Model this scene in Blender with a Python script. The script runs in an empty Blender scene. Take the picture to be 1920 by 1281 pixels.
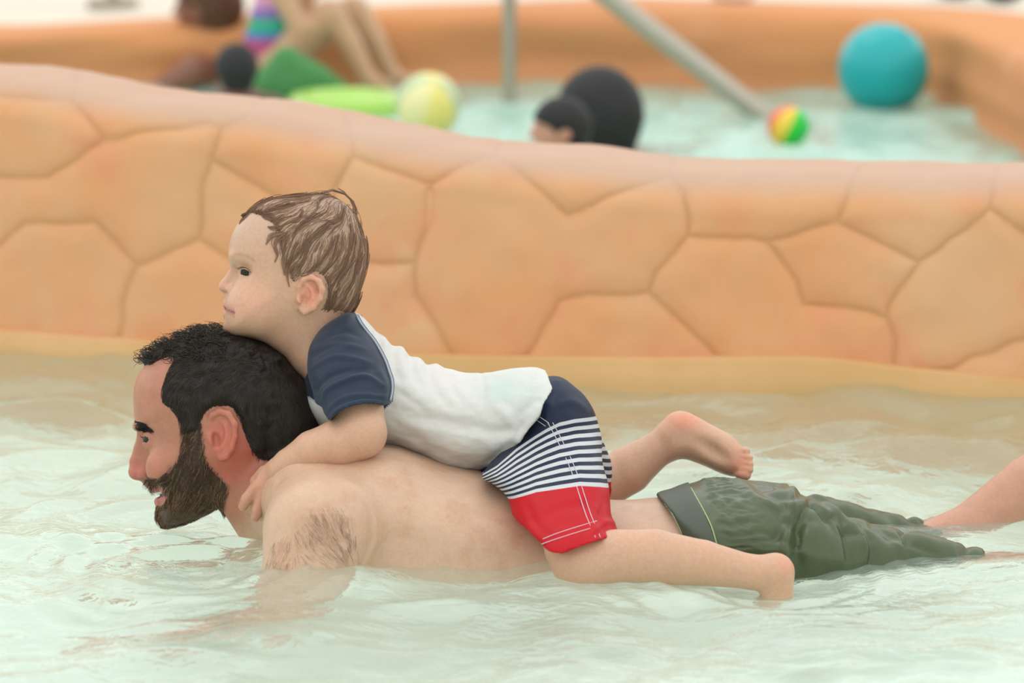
import bpy, math, random
import numpy as np
from mathutils import Vector, Matrix
C = bpy.context.scene.collection
scene = bpy.context.scene
# ------------------------------------------------------------------ camera
FPX = 7200.0                      # focal length in pixels of the 1920 px frame
TH = math.atan((640.5 + 564) / FPX)
DIST = 4.46                       # distance to the swimmers
S = DIST / FPX                    # metres per pixel at the swimmers
ct, st = math.cos(TH), math.sin(TH)
CAMZ = DIST * st + (1015 - 640.5) * S * ct
cam_data = bpy.data.cameras.new('camera')
cam_data.sensor_width = 36; cam_data.lens = FPX / 1920 * 36
cam_data.clip_start = .1; cam_data.clip_end = 200
cam = bpy.data.objects.new('camera', cam_data); C.objects.link(cam)
cam.location = (0, -DIST * ct, CAMZ)
cam.rotation_euler = (math.pi / 2 - TH, 0, 0)
cam_data.dof.use_dof = True; cam_data.dof.focus_distance = DIST - .06
cam_data.dof.aperture_fstop = 4.4
scene.camera = cam
vs = scene.view_settings
vs.view_transform = 'Standard'; vs.look = 'None'; vs.gamma = 1.0; vs.exposure = -0.12
vs.use_curve_mapping = False
# ------------------------------------------------------------------ overcast sky and veiled sun
world = bpy.data.worlds.new('overcast_sky'); scene.world = world; world.use_nodes = True
nt = world.node_tree; nt.nodes.clear()
out = nt.nodes.new('ShaderNodeOutputWorld'); bg = nt.nodes.new('ShaderNodeBackground')
tc = nt.nodes.new('ShaderNodeTexCoord'); sep = nt.nodes.new('ShaderNodeSeparateXYZ')
ramp = nt.nodes.new('ShaderNodeValToRGB')
ramp.color_ramp.elements[0].position = 0.0; ramp.color_ramp.elements[0].color = (.40, .415, .41, 1)
ramp.color_ramp.elements[1].position = 1.0; ramp.color_ramp.elements[1].color = (.83, .85, .85, 1)
for p_, c_ in ((.10, (.50, .52, .51, 1)), (.20, (.84, .86, .85, 1)), (.50, (.74, .76, .755, 1))):
    e_ = ramp.color_ramp.elements.new(p_); e_.color = c_
nt.links.new(tc.outputs['Generated'], sep.inputs[0]); nt.links.new(sep.outputs['Z'], ramp.inputs[0])
nt.links.new(ramp.outputs[0], bg.inputs['Color']); bg.inputs['Strength'].default_value = 2.0
nt.links.new(bg.outputs[0], out.inputs[0])
sun_d = bpy.data.lights.new('veiled_sun', 'SUN'); sun_d.energy = .3; sun_d.angle = math.radians(28)
sun_d.color = (1, .97, .91)
sun = bpy.data.objects.new('veiled_sun', sun_d); C.objects.link(sun)
sun.rotation_euler = (math.radians(-12), math.radians(-22), 0)

# ------------------------------------------------------------------ space helpers
C0 = np.array([0.0, 0.0, CAMZ - DIST * st])
RX = np.array([1.0, 0, 0]); UP = np.array([0, st, ct]); VW = np.array([0, ct, -st])
CAM = np.array([0, -DIST * ct, CAMZ])
def body2world(p):
    """body space (x right, y down, w away, in units of S metres, origin at the swimmers) to metres"""
    p = np.asarray(p, float)
    return C0 + np.outer(p[:, 0] - 960, RX) * S - np.outer(p[:, 1] - 640.5, UP) * S + np.outer(p[:, 2], VW) * S
def ray(px, py):
    d = VW * FPX + RX * (px - 960) - UP * (py - 640.5)
    return d / np.linalg.norm(d)
def atY(px, py, Y):
    d = ray(px, py); return CAM + d * ((Y - CAM[1]) / d[1])
def atZ(px, py, z=0.0):
    d = ray(px, py); return CAM + d * ((z - CAM[2]) / d[2])
def to_px(p):
    q = np.asarray(p) - CAM
    z = q @ VW
    return 960 + FPX * (q @ RX) / z, 640.5 - FPX * (q @ UP) / z
def sm(a, b, x):
    t = np.clip((np.asarray(x, float) - a) / (b - a), 0, 1); return t * t * (3 - 2 * t)
_NT = {}
def vnoise(P, scale, seed=0):
    """smooth value noise, about -1..1"""
    if seed not in _NT: _NT[seed] = np.random.RandomState(seed + 7).rand(32, 32, 32).astype(np.float32) * 2 - 1
    T = _NT[seed]
    q = np.asarray(P, float) / scale + 100.0
    i = np.floor(q).astype(int); f = q - i; f = f * f * (3 - 2 * f)
    r = 0
    for a in (0, 1):
        wa = f[..., 0] if a else 1 - f[..., 0]
        for b in (0, 1):
            wb = f[..., 1] if b else 1 - f[..., 1]
            for c in (0, 1):
                wc = f[..., 2] if c else 1 - f[..., 2]
                r = r + wa * wb * wc * T[(i[..., 0] + a) & 31, (i[..., 1] + b) & 31, (i[..., 2] + c) & 31]
    return r
def fbm(P, scale, seed=0, n=3):
    return sum(vnoise(P, scale / 2 ** k, seed + k) * .55 ** k for k in range(n))

# ------------------------------------------------------------------ objects
def put(o, parent=None, label=None, cat=None, group=None, kind=None):
    C.objects.link(o)
    if parent is not None: o.parent = parent
    if label: o['label'] = label
    if cat: o['category'] = cat
    if group: o['group'] = group
    if kind: o['kind'] = kind
    return o
def empty(name, loc, label=None, cat=None, group=None):
    o = bpy.data.objects.new(name, None); o.location = loc; o.empty_display_size = .05
    return put(o, None, label, cat, group)
def mesh_obj(name, V, Fc, mat, parent=None, smooth=True, cols=None, attrs=None, origin=None, **kw):
    """V world metres; the object's origin sits at its parent (or origin)"""
    V = np.asarray(V, float)
    if parent is not None: org = np.array(parent_world(parent))
    else: org = np.array(origin) if origin is not None else np.array([V[:, 0].mean(), V[:, 1].mean(), V[:, 2].min()])
    me = bpy.data.meshes.new(name)
    if isinstance(Fc, np.ndarray):
        n = Fc.shape[1]
        me.vertices.add(len(V)); me.vertices.foreach_set('co', (V - org).astype(np.float32).ravel())
        me.loops.add(Fc.size); me.loops.foreach_set('vertex_index', Fc.astype(np.int32).ravel())
        me.polygons.add(len(Fc)); me.polygons.foreach_set('loop_start', (np.arange(len(Fc)) * n).astype(np.int32))
        me.update(calc_edges=True)
    else:
        me.from_pydata([tuple(v) for v in (V - org)], [], Fc)
    me.validate()
    if smooth: me.polygons.foreach_set('use_smooth', [True] * len(me.polygons))
    if cols is not None:
        a = me.color_attributes.new('col', 'FLOAT_COLOR', 'POINT')
        c4 = np.ones((len(V), 4), np.float32); c4[:, :3] = cols; a.data.foreach_set('color', c4.ravel())
    for k, v in (attrs or {}).items():
        a = me.attributes.new(k, 'FLOAT', 'POINT'); a.data.foreach_set('value', np.asarray(v, np.float32))
    for m in (mat if isinstance(mat, (list, tuple)) else [mat]): me.materials.append(m)
    o = bpy.data.objects.new(name, me)
    if parent is None: o.location = org
    put(o, parent, **kw)
    return o
def parent_world(p):
    v = Vector((0, 0, 0))
    while p is not None: v = v + p.location; p = p.parent
    return v
def tubes(P, Rad, sides=4):
    """P (S,N,3), Rad (S,N): one mesh of S tapering tubes"""
    P = np.asarray(P, float); Sn, N, _ = P.shape
    T = np.gradient(P, axis=1); T /= np.linalg.norm(T, axis=2, keepdims=True) + 1e-12
    ref = np.array([.31, .17, .93]); A = np.cross(T, ref); A /= np.linalg.norm(A, axis=2, keepdims=True) + 1e-12
    B = np.cross(T, A)
    ang = np.arange(sides) * 2 * math.pi / sides
    V = P[:, :, None, :] + Rad[:, :, None, None] * (A[:, :, None, :] * np.cos(ang)[:, None] + B[:, :, None, :] * np.sin(ang)[:, None])
    idx = np.arange(Sn * N * sides).reshape(Sn, N, sides)
    a = idx[:, :-1, :]; b = np.roll(a, -1, axis=2); d = idx[:, 1:, :]; c = np.roll(d, -1, axis=2)
    F = np.stack([a, b, c, d], -1).reshape(-1, 4)
    return V.reshape(-1, 3), F
def catmull(pts, n=8, closed=True):
    P = np.asarray(pts, float); k = len(P); out = []
    for i in range(k if closed else k - 1):
        if closed: p0, p1, p2, p3 = P[(i - 1) % k], P[i], P[(i + 1) % k], P[(i + 2) % k]
        else: p0, p1, p2, p3 = P[max(i - 1, 0)], P[i], P[i + 1], P[min(i + 2, k - 1)]
        for t in np.arange(n) / n:
            out.append(.5 * ((2 * p1) + (-p0 + p2) * t + (2 * p0 - 5 * p1 + 4 * p2 - p3) * t * t + (-p0 + 3 * p1 - 3 * p2 + p3) * t ** 3))
    if not closed: out.append(P[-1])
    return np.array(out)
def poly_sd(X, Y, poly):
    """signed distance to a polygon, negative inside"""
    P = np.asarray(poly, float); d2 = np.full(X.shape, 1e12); ins = np.zeros(X.shape, bool)
    for i in range(len(P)):
        ax, ay = P[i]; bx, by = P[(i + 1) % len(P)]
        ex, ey = bx - ax, by - ay
        t = np.clip(((X - ax) * ex + (Y - ay) * ey) / (ex * ex + ey * ey + 1e-9), 0, 1)
        d2 = np.minimum(d2, (X - ax - t * ex) ** 2 + (Y - ay - t * ey) ** 2)
        if ay != by:
            c = ((ay > Y) != (by > Y)) & (X < (bx - ax) * (Y - ay) / (by - ay) + ax)
            ins ^= c
    d = np.sqrt(d2); return np.where(ins, -d, d)
def blur2(A, n):
    for _ in range(n):
        B = np.pad(A, 1, mode='edge')
        A = (B[:-2, 1:-1] + B[2:, 1:-1] + B[1:-1, :-2] + B[1:-1, 2:] + 4 * B[1:-1, 1:-1]) / 8
    return A

# ------------------------------------------------------------------ sculpting field
class Field:
    def __init__(s, xs, ys, ws):
        s.xs, s.ys, s.ws = [np.asarray(a, np.float32) for a in (xs, ys, ws)]
        s.f = np.full((len(xs), len(ys), len(ws)), 500, np.float32)
    def sub(s, lo, hi, m):
        r = []
        for a, l, h in zip((s.xs, s.ys, s.ws), lo, hi):
            i0 = max(int(np.searchsorted(a, l - m)) - 1, 0); i1 = min(int(np.searchsorted(a, h + m)) + 1, len(a))
            r.append(slice(i0, max(i1, i0)))
        r = tuple(r)
        return r, s.xs[r[0]][:, None, None], s.ys[r[1]][None, :, None], s.ws[r[2]][None, None, :]
    def mix(s, r, g, k, op='add'):
        if g.size == 0: return
        a = s.f[r]
        if op == 'add':
            v = np.minimum(a, g)
            if k > 0: h = np.maximum(k - np.abs(a - g), 0) / k; v = v - h * h * k * .25
        elif op == 'cut':
            v = np.maximum(a, -g)
            if k > 0: h = np.maximum(k - np.abs(a + g), 0) / k; v = v + h * h * k * .25
        s.f[r] = v
    def ell(s, c, rad, k=8, op='add', rz=0, rv=0, mirror=None):
        """ellipsoid; rz turns in the x-y plane, rv in the x-w plane (degrees)"""
        if mirror is not None:
            s.ell((c[0], c[1], 2 * mirror - c[2]), rad, k, op, rz, -rv)
        R = max(rad); lo = [v - R for v in c]; hi = [v + R for v in c]
        r, X, Y, W = s.sub(lo, hi, k + 6)
        x, y, w = X - c[0], Y - c[1], W - c[2]
        if rz: a = math.radians(rz); x, y = x * math.cos(a) + y * math.sin(a), -x * math.sin(a) + y * math.cos(a)
        if rv: a = math.radians(rv); x, w = x * math.cos(a) + w * math.sin(a), -x * math.sin(a) + w * math.cos(a)
        q = np.sqrt((x / rad[0]) ** 2 + (y / rad[1]) ** 2 + (w / rad[2]) ** 2)
        q2 = np.sqrt((x / rad[0] ** 2) ** 2 + (y / rad[1] ** 2) ** 2 + (w / rad[2] ** 2) ** 2) + 1e-6
        s.mix(r, (q * (q - 1) / q2).astype(np.float32), k, op)
    def chain(s, pts, k=8, op='add', mirror=None, flat=None):
        """tapering limb through points (x, y, w, r)"""
        if mirror is not None:
            s.chain([(p[0], p[1], 2 * mirror - p[2], p[3]) for p in pts], k, op)
        P = np.asarray(pts, float)
        lo = (P[:, :3] - P[:, 3:]).min(0); hi = (P[:, :3] + P[:, 3:]).max(0)
        r, X, Y, W = s.sub(lo, hi, k + 6)
        if len(P) == 1: P = np.vstack([P, P + [.01, 0, 0, 0]])
        g = None
        for a, b in zip(P[:-1], P[1:]):
            e = b[:3] - a[:3]; L = float(e @ e) + 1e-9
            t = np.clip(((X - a[0]) * e[0] + (Y - a[1]) * e[1] + (W - a[2]) * e[2]) / L, 0, 1)
            d = np.sqrt((X - a[0] - t * e[0]) ** 2 + (Y - a[1] - t * e[1]) ** 2 + (W - a[2] - t * e[2]) ** 2) - (a[3] + (b[3] - a[3]) * t)
            if g is None: g = d
            else:
                kk = 4.0; h = np.maximum(kk - np.abs(g - d), 0) / kk; g = np.minimum(g, d) - h * h * kk * .25
        s.mix(r, g.astype(np.float32), k, op)
    def inflate(s, poly, D, Wd, w0=0, k=10, smooth=True, blur=2, op='add', ret=False, ex=2.0):
        """rounded solid whose side outline is poly: D rounding depth inwards, Wd(x, y) half-width, w0(x, y) centre"""
        P = catmull(poly, 6) if smooth else np.asarray(poly, float)
        lo = P.min(0); hi = P.max(0)
        X2, Y2 = np.meshgrid(np.linspace(lo[0], hi[0], 5), np.linspace(lo[1], hi[1], 5))
        fW = Wd if callable(Wd) else (lambda x, y: np.full(np.broadcast(x, y).shape, float(Wd)))
        fw = w0 if callable(w0) else (lambda x, y: np.full(np.broadcast(x, y).shape, float(w0)))
        wm = float(fW(X2, Y2).max()); wl = float(fw(X2, Y2).min()); wh = float(fw(X2, Y2).max())
        r, X, Y, W = s.sub((lo[0], lo[1], wl - wm), (hi[0], hi[1], wh + wm), k + 8)
        xx, yy = np.meshgrid(s.xs[r[0]], s.ys[r[1]], indexing='ij')
        d = -poly_sd(xx, yy, P)
        if blur: d = blur2(d, blur)
        u = np.maximum(1 - d / D, 0) ** (ex / 2)
        Wf = fW(xx, yy); wc = fw(xx, yy)
        g = (np.sqrt(u[:, :, None] ** 2 + ((W - wc[:, :, None]) / Wf[:, :, None]) ** 2) - 1) * min(D, wm) * .9
        if ret: return r, g.astype(np.float32)
        s.mix(r, g.astype(np.float32), k, op)
    def at(s, P):
        """trilinear sample"""
        P = np.asarray(P); idx = []; fr = []
        for j, a in enumerate((s.xs, s.ys, s.ws)):
            i = np.clip(np.searchsorted(a, P[:, j]) - 1, 0, len(a) - 2)
            idx.append(i); fr.append(np.clip((P[:, j] - a[i]) / (a[i + 1] - a[i]), 0, 1))
        r = 0
        for a in (0, 1):
            for b in (0, 1):
                for c in (0, 1):
                    r = r + (fr[0] if a else 1 - fr[0]) * (fr[1] if b else 1 - fr[1]) * (fr[2] if c else 1 - fr[2]) * s.f[idx[0] + a, idx[1] + b, idx[2] + c]
        return r
    def grad(s, P, h=3.0):
        g = np.stack([s.at(P + np.eye(3)[j] * h) - s.at(P - np.eye(3)[j] * h) for j in range(3)], 1) / (2 * h)
        return g
    def snap(s, P, off=0.0, it=4):
        P = np.array(P, float)
        for _ in range(it):
            g = s.grad(P); n2 = (g ** 2).sum(1) + 1e-4
            st_ = ((s.at(P) - off) / n2)[:, None] * g
            P -= np.clip(st_, -30, 30)
        return P
    def mesh(s, relax=1):
        """surface nets on the (unevenly spaced) grid; returns verts, quads"""
        f = s.f; ins = f < 0; nx, ny, nz = f.shape
        cell = np.zeros((nx - 1, ny - 1, nz - 1), np.uint8)
        for a in (0, 1):
            for b in (0, 1):
                for c in (0, 1):
                    cell += ins[a:nx - 1 + a, b:ny - 1 + b, c:nz - 1 + c]
        act = (cell > 0) & (cell < 8)
        ids = np.full(act.shape, -1, np.int32); n = int(act.sum()); ids[act] = np.arange(n)
        acc = np.zeros((n, 3)); cnt = np.zeros(n); quads = []
        ax = (s.xs, s.ys, s.ws)
        for d in range(3):
            s0 = [slice(None)] * 3; s1 = [slice(None)] * 3
            s0[d] = slice(0, -1); s1[d] = slice(1, None)
            A = ins[tuple(s0)]; Bn = ins[tuple(s1)]
            e = np.argwhere(A != Bn)
            if len(e) == 0: continue
            e2 = e.copy(); e2[:, d] += 1
            fa = f[e[:, 0], e[:, 1], e[:, 2]]; fb = f[e2[:, 0], e2[:, 1], e2[:, 2]]
            t = fa / (fa - fb)
            P = np.stack([ax[j][e[:, j]] for j in range(3)], 1).astype(float)
            P[:, d] += t * (ax[d][e2[:, d]] - ax[d][e[:, d]])
            o1, o2 = (d + 1) % 3, (d + 2) % 3
            cs = []
            ok = (e[:, o1] > 0) & (e[:, o2] > 0) & (e[:, o1] < (nx, ny, nz)[o1] - 1) & (e[:, o2] < (nx, ny, nz)[o2] - 1)
            e = e[ok]; P = P[ok]; fa = fa[ok]
            for (q1, q2) in ((0, 0), (1, 0), (1, 1), (0, 1)):
                c = e.copy(); c[:, o1] -= q1; c[:, o2] -= q2
                ci = ids[c[:, 0], c[:, 1], c[:, 2]]; cs.append(ci)
                for j in range(3): acc[:, j] += np.bincount(ci, P[:, j], n)
                cnt += np.bincount(ci, minlength=n)
            Q = np.stack(cs, 1)
            fl = fa < 0
            Q[fl] = Q[fl][:, ::-1]
            quads.append(Q)
        V = acc / np.maximum(cnt, 1)[:, None]; Q = np.concatenate(quads)
        Q = Q[(Q >= 0).all(1)]
        E = np.concatenate([Q[:, [0, 1]], Q[:, [1, 2]], Q[:, [2, 3]], Q[:, [3, 0]]])
        for _ in range(relax):
            m = np.zeros_like(V); k = np.bincount(E[:, 0], minlength=n) + np.bincount(E[:, 1], minlength=n)
            for j in range(3): m[:, j] = np.bincount(E[:, 0], V[E[:, 1], j], n) + np.bincount(E[:, 1], V[E[:, 0], j], n)
            V = .45 * V + .55 * m / np.maximum(k, 1)[:, None]
        return V, Q
def normals(V, Q):
    n = np.cross(V[Q[:, 2]] - V[Q[:, 0]], V[Q[:, 3]] - V[Q[:, 1]])
    N = np.zeros_like(V)
    for c in range(4):
        for j in range(3): N[:, j] += np.bincount(Q[:, c], n[:, j], len(V))
    return N / (np.linalg.norm(N, axis=1, keepdims=True) + 1e-9)
def axis(*seg):
    """axis((start, stop, step), ...) joined"""
    o = []
    for a, b, d in seg: o += list(np.arange(a, b, d))
    return np.array(o)
def outward(V, Q):
    """orient quads outwards after the mirror-free body2world mapping"""
    return Q

# ------------------------------------------------------------------ materials
def lin(h):
    h = h.lstrip('#'); r = []
    for i in (0, 2, 4):
        c = int(h[i:i + 2], 16) / 255; r.append(c / 12.92 if c < .04045 else ((c + .055) / 1.055) ** 2.4)
    return tuple(r)
def new_mat(name):
    m = bpy.data.materials.new(name); m.use_nodes = True
    b = m.node_tree.nodes['Principled BSDF']; return m, m.node_tree, b
def noise_node(nt, scale, detail=3, rough=.5, coord='Object'):
    t = nt.nodes.new('ShaderNodeTexCoord'); n = nt.nodes.new('ShaderNodeTexNoise')
    n.inputs['Scale'].default_value = scale; n.inputs['Detail'].default_value = detail; n.inputs['Roughness'].default_value = rough
    nt.links.new(t.outputs[coord], n.inputs['Vector']); return n
def bump(nt, b, src, strength, dist=.001):
    bp = nt.nodes.new('ShaderNodeBump'); bp.inputs['Strength'].default_value = strength; bp.inputs['Distance'].default_value = dist
    nt.links.new(src, bp.inputs['Height']); nt.links.new(bp.outputs[0], b.inputs['Normal']); return bp
def simple(name, col, rough=.5, spec=.5, nscale=0, namt=.15, bmp=0, sss=0, metal=0, sheen=0, attr=False, coat=0):
    m, nt, b = new_mat(name)
    b.inputs['Roughness'].default_value = rough; b.inputs['Specular IOR Level'].default_value = spec
    b.inputs['Metallic'].default_value = metal; b.inputs['Coat Weight'].default_value = coat
    src = None
    if attr:
        a = nt.nodes.new('ShaderNodeAttribute'); a.attribute_name = 'col'; src = a.outputs['Color']
    else: b.inputs['Base Color'].default_value = (*col, 1)
    if nscale:
        n = noise_node(nt, nscale)
        mr = nt.nodes.new('ShaderNodeMapRange'); mr.inputs['From Min'].default_value = .3; mr.inputs['From Max'].default_value = .7
        mr.inputs['To Min'].default_value = 1 - namt; mr.inputs['To Max'].default_value = 1 + namt
        nt.links.new(n.outputs['Fac'], mr.inputs[0])
        mx = nt.nodes.new('ShaderNodeVectorMath'); mx.operation = 'MULTIPLY'
        if src is not None: nt.links.new(src, mx.inputs[0])
        else: mx.inputs[0].default_value = col
        nt.links.new(mr.outputs[0], mx.inputs[1]); src = mx.outputs[0]
        if bmp: bump(nt, b, n.outputs['Fac'], bmp)
    if src is not None: nt.links.new(src, b.inputs['Base Color'])
    if sss:
        b.inputs['Subsurface Weight'].default_value = sss
        b.inputs['Subsurface Radius'].default_value = (1, .35, .2); b.inputs['Subsurface Scale'].default_value = .008
    if sheen: b.inputs['Sheen Weight'].default_value = sheen
    return m
SKIN = simple('skin', (1, 1, 1), .42, .4, 260, .05, .12, sss=.35, attr=True)
# ================================================================== materials of the place
def concrete(name, c1, c2, c3, rough=.8, attr=True, scale=3.0):
    m, nt, b = new_mat(name)
    def mixn(f, a, c):
        n = nt.nodes.new('ShaderNodeMix'); n.data_type = 'RGBA'; nt.links.new(f, n.inputs[0])
        for i, v in ((6, a), (7, c)):
            if isinstance(v, tuple): n.inputs[i].default_value = (*v, 1)
            else: nt.links.new(v, n.inputs[i])
        return n.outputs[2]
    def rampf(src, a, c):
        r = nt.nodes.new('ShaderNodeMapRange'); r.inputs['From Min'].default_value = a; r.inputs['From Max'].default_value = c; nt.links.new(src, r.inputs[0]); return r.outputs[0]
    n1 = noise_node(nt, scale, 4, .55); n2 = noise_node(nt, scale * 2.3, 4, .6); n3 = noise_node(nt, 60, 4, .6)
    nt.nodes['Texture Coordinate.001'] if 0 else None
    col = mixn(rampf(n1.outputs['Fac'], .40, .62), c1, c2); col = mixn(rampf(n2.outputs['Color'], .52, .72), col, c3)
    if attr:
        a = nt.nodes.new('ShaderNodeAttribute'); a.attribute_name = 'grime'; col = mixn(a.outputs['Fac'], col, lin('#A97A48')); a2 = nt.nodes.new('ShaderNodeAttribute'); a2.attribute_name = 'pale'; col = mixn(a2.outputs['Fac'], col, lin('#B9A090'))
    nt.links.new(col, b.inputs['Base Color']); b.inputs['Roughness'].default_value = rough; b.inputs['Specular IOR Level'].default_value = .25
    bump(nt, b, n3.outputs['Fac'], .35, .002)
    return m
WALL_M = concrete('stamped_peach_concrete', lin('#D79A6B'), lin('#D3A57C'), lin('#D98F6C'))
BAND_M = concrete('wet_ochre_concrete', lin('#C9A06C'), lin('#D3A878'), lin('#C79A66'), attr=False)
RIM_M = concrete('far_peach_concrete', lin('#CF8F5C'), lin('#C98A5E'), lin('#D39A70'), attr=False, scale=1.2)
PALE = simple('pale_deck_concrete', lin('#D8CBBA'), .8, .3, 3, .08)
FLOOR_M = simple('pale_green_pool_plaster', lin('#E8F5E9'), .7, .3, 2.2, .08)

# ================================================================== the stamped wall behind the swimmers
bx = [-900, -300, 0, 253, 640, 1019, 1280, 1514, 1920, 2300, 2900]; by = [640, 645, 655, 674, 700, 717, 724, 736, 750, 768, 800]
tx = [-900, -300, 0, 60, 141, 248, 398, 515, 640, 766, 893, 1019, 1180, 1280, 1592, 1920, 2900]; ty = [60, 86, 114, 124, 141, 156, 173, 188, 210, 237, 252, 262, 279, 289, 294, 297, 305]
ux = [-900, 0, 280, 640, 851, 1230, 1553, 1651, 1826, 1920, 2900]; uy = [600, 618, 640, 660, 667, 671, 668, 685, 701, 714, 760]
def smoothi(x, X, Y):
    r = 0
    for o, w in ((-60, .2), (-30, .2), (0, .2), (30, .2), (60, .2)): r = r + w * np.interp(x + o, X, Y)
    return r
GROOVES = [[(141, 150), (136, 194), (155, 212), (197, 259)], [(-40, 178), (0, 184), (136, 191)], [(197, 262), (281, 245), (398, 236), (417, 245)], [(417, 245), (440, 231), (469, 217), (520, 178)],
    [(417, 245), (398, 300)], [(398, 300), (506, 362), (560, 392), (620, 380), (665, 296)], [(398, 300), (378, 362), (370, 447)], [(370, 447), (253, 498)], [(253, 498), (236, 531), (226, 640)],
    [(253, 498), (201, 437), (178, 414), (47, 418), (0, 456), (-60, 500)], [(370, 447), (470, 510), (560, 520), (688, 494), (777, 494)], [(560, 520), (600, 690)], [(665, 296), (737, 321), (804, 344)], [(665, 296), (662, 268), (640, 200)],
    [(804, 344), (876, 308), (930, 298), (955, 240)], [(804, 344), (800, 410), (783, 456), (777, 515), (781, 557), (817, 612), (851, 672)], [(930, 298), (960, 311), (1011, 355), (1062, 401)],
    [(1062, 401), (1146, 368), (1251, 327)], [(1251, 327), (1268, 275)], [(1251, 327), (1283, 365), (1292, 408), (1292, 445)], [(1292, 445), (1358, 443), (1436, 451)], [(1292, 445), (1230, 515), (1220, 550)],
    [(1049, 566), (1104, 553), (1220, 550)], [(1049, 566), (1019, 612), (977, 680)], [(1220, 550), (1280, 605), (1327, 650), (1352, 680)], [(1436, 451), (1569, 414)], [(1569, 414), (1592, 358), (1620, 315), (1632, 280)],
    [(1569, 414), (1721, 490)], [(1721, 490), (1787, 447), (1858, 393)], [(1858, 393), (1877, 307), (1879, 280)], [(1858, 393), (1920, 436), (1990, 480)], [(1721, 492), (1670, 572), (1662, 596)],
    [(1662, 596), (1631, 584), (1553, 572), (1506, 570)], [(1506, 570), (1491, 525), (1436, 451)], [(1662, 596), (1682, 642), (1678, 700)], [(1700, 712), (1768, 693), (1920, 638), (1990, 600)],
    [(197, 262), (90, 330), (-20, 330), (-80, 270)], [(-40, 178), (-80, 270), (-160, 330), (-60, 500), (-80, 660)], [(-160, 330), (-300, 300), (-320, 60)], [(-300, 300), (-420, 430), (-360, 680)], [(-40, 178), (-60, 60)],
    [(1990, 480), (1990, 600), (2060, 640), (2060, 800)], [(1990, 480), (2120, 400), (2100, 270)], [(2120, 400), (2260, 520), (2060, 640)], [(2260, 520), (2400, 440), (2400, 270)], [(2260, 520), (2300, 800)],
    [(-420, 430), (-560, 380), (-560, 40)], [(2400, 440), (2600, 560), (2640, 900)], [(2600, 560), (2760, 420), (2740, 200)], [(2760, 420), (2960, 540)], [(-560, 380), (-700, 480), (-680, 760)], [(-700, 480), (-860, 300), (-840, 0)]]
def seg_dist(X, Y, lines):
    d2 = np.full(X.shape, 1e9)
    for L in lines:
        for (ax, ay), (bx_, by_) in zip(L[:-1], L[1:]):
            ex, ey = bx_ - ax, by_ - ay
            t = np.clip(((X - ax) * ex + (Y - ay) * ey) / (ex * ex + ey * ey + 1e-9), 0, 1)
            d2 = np.minimum(d2, (X - ax - t * ex) ** 2 + (Y - ay - t * ey) ** 2)
    return np.sqrt(d2)
def wall_curve(px):
    B = np.array([atZ(p, q, 0.0) for p, q in zip(px, smoothi(px, bx, by))]); return B
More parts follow.
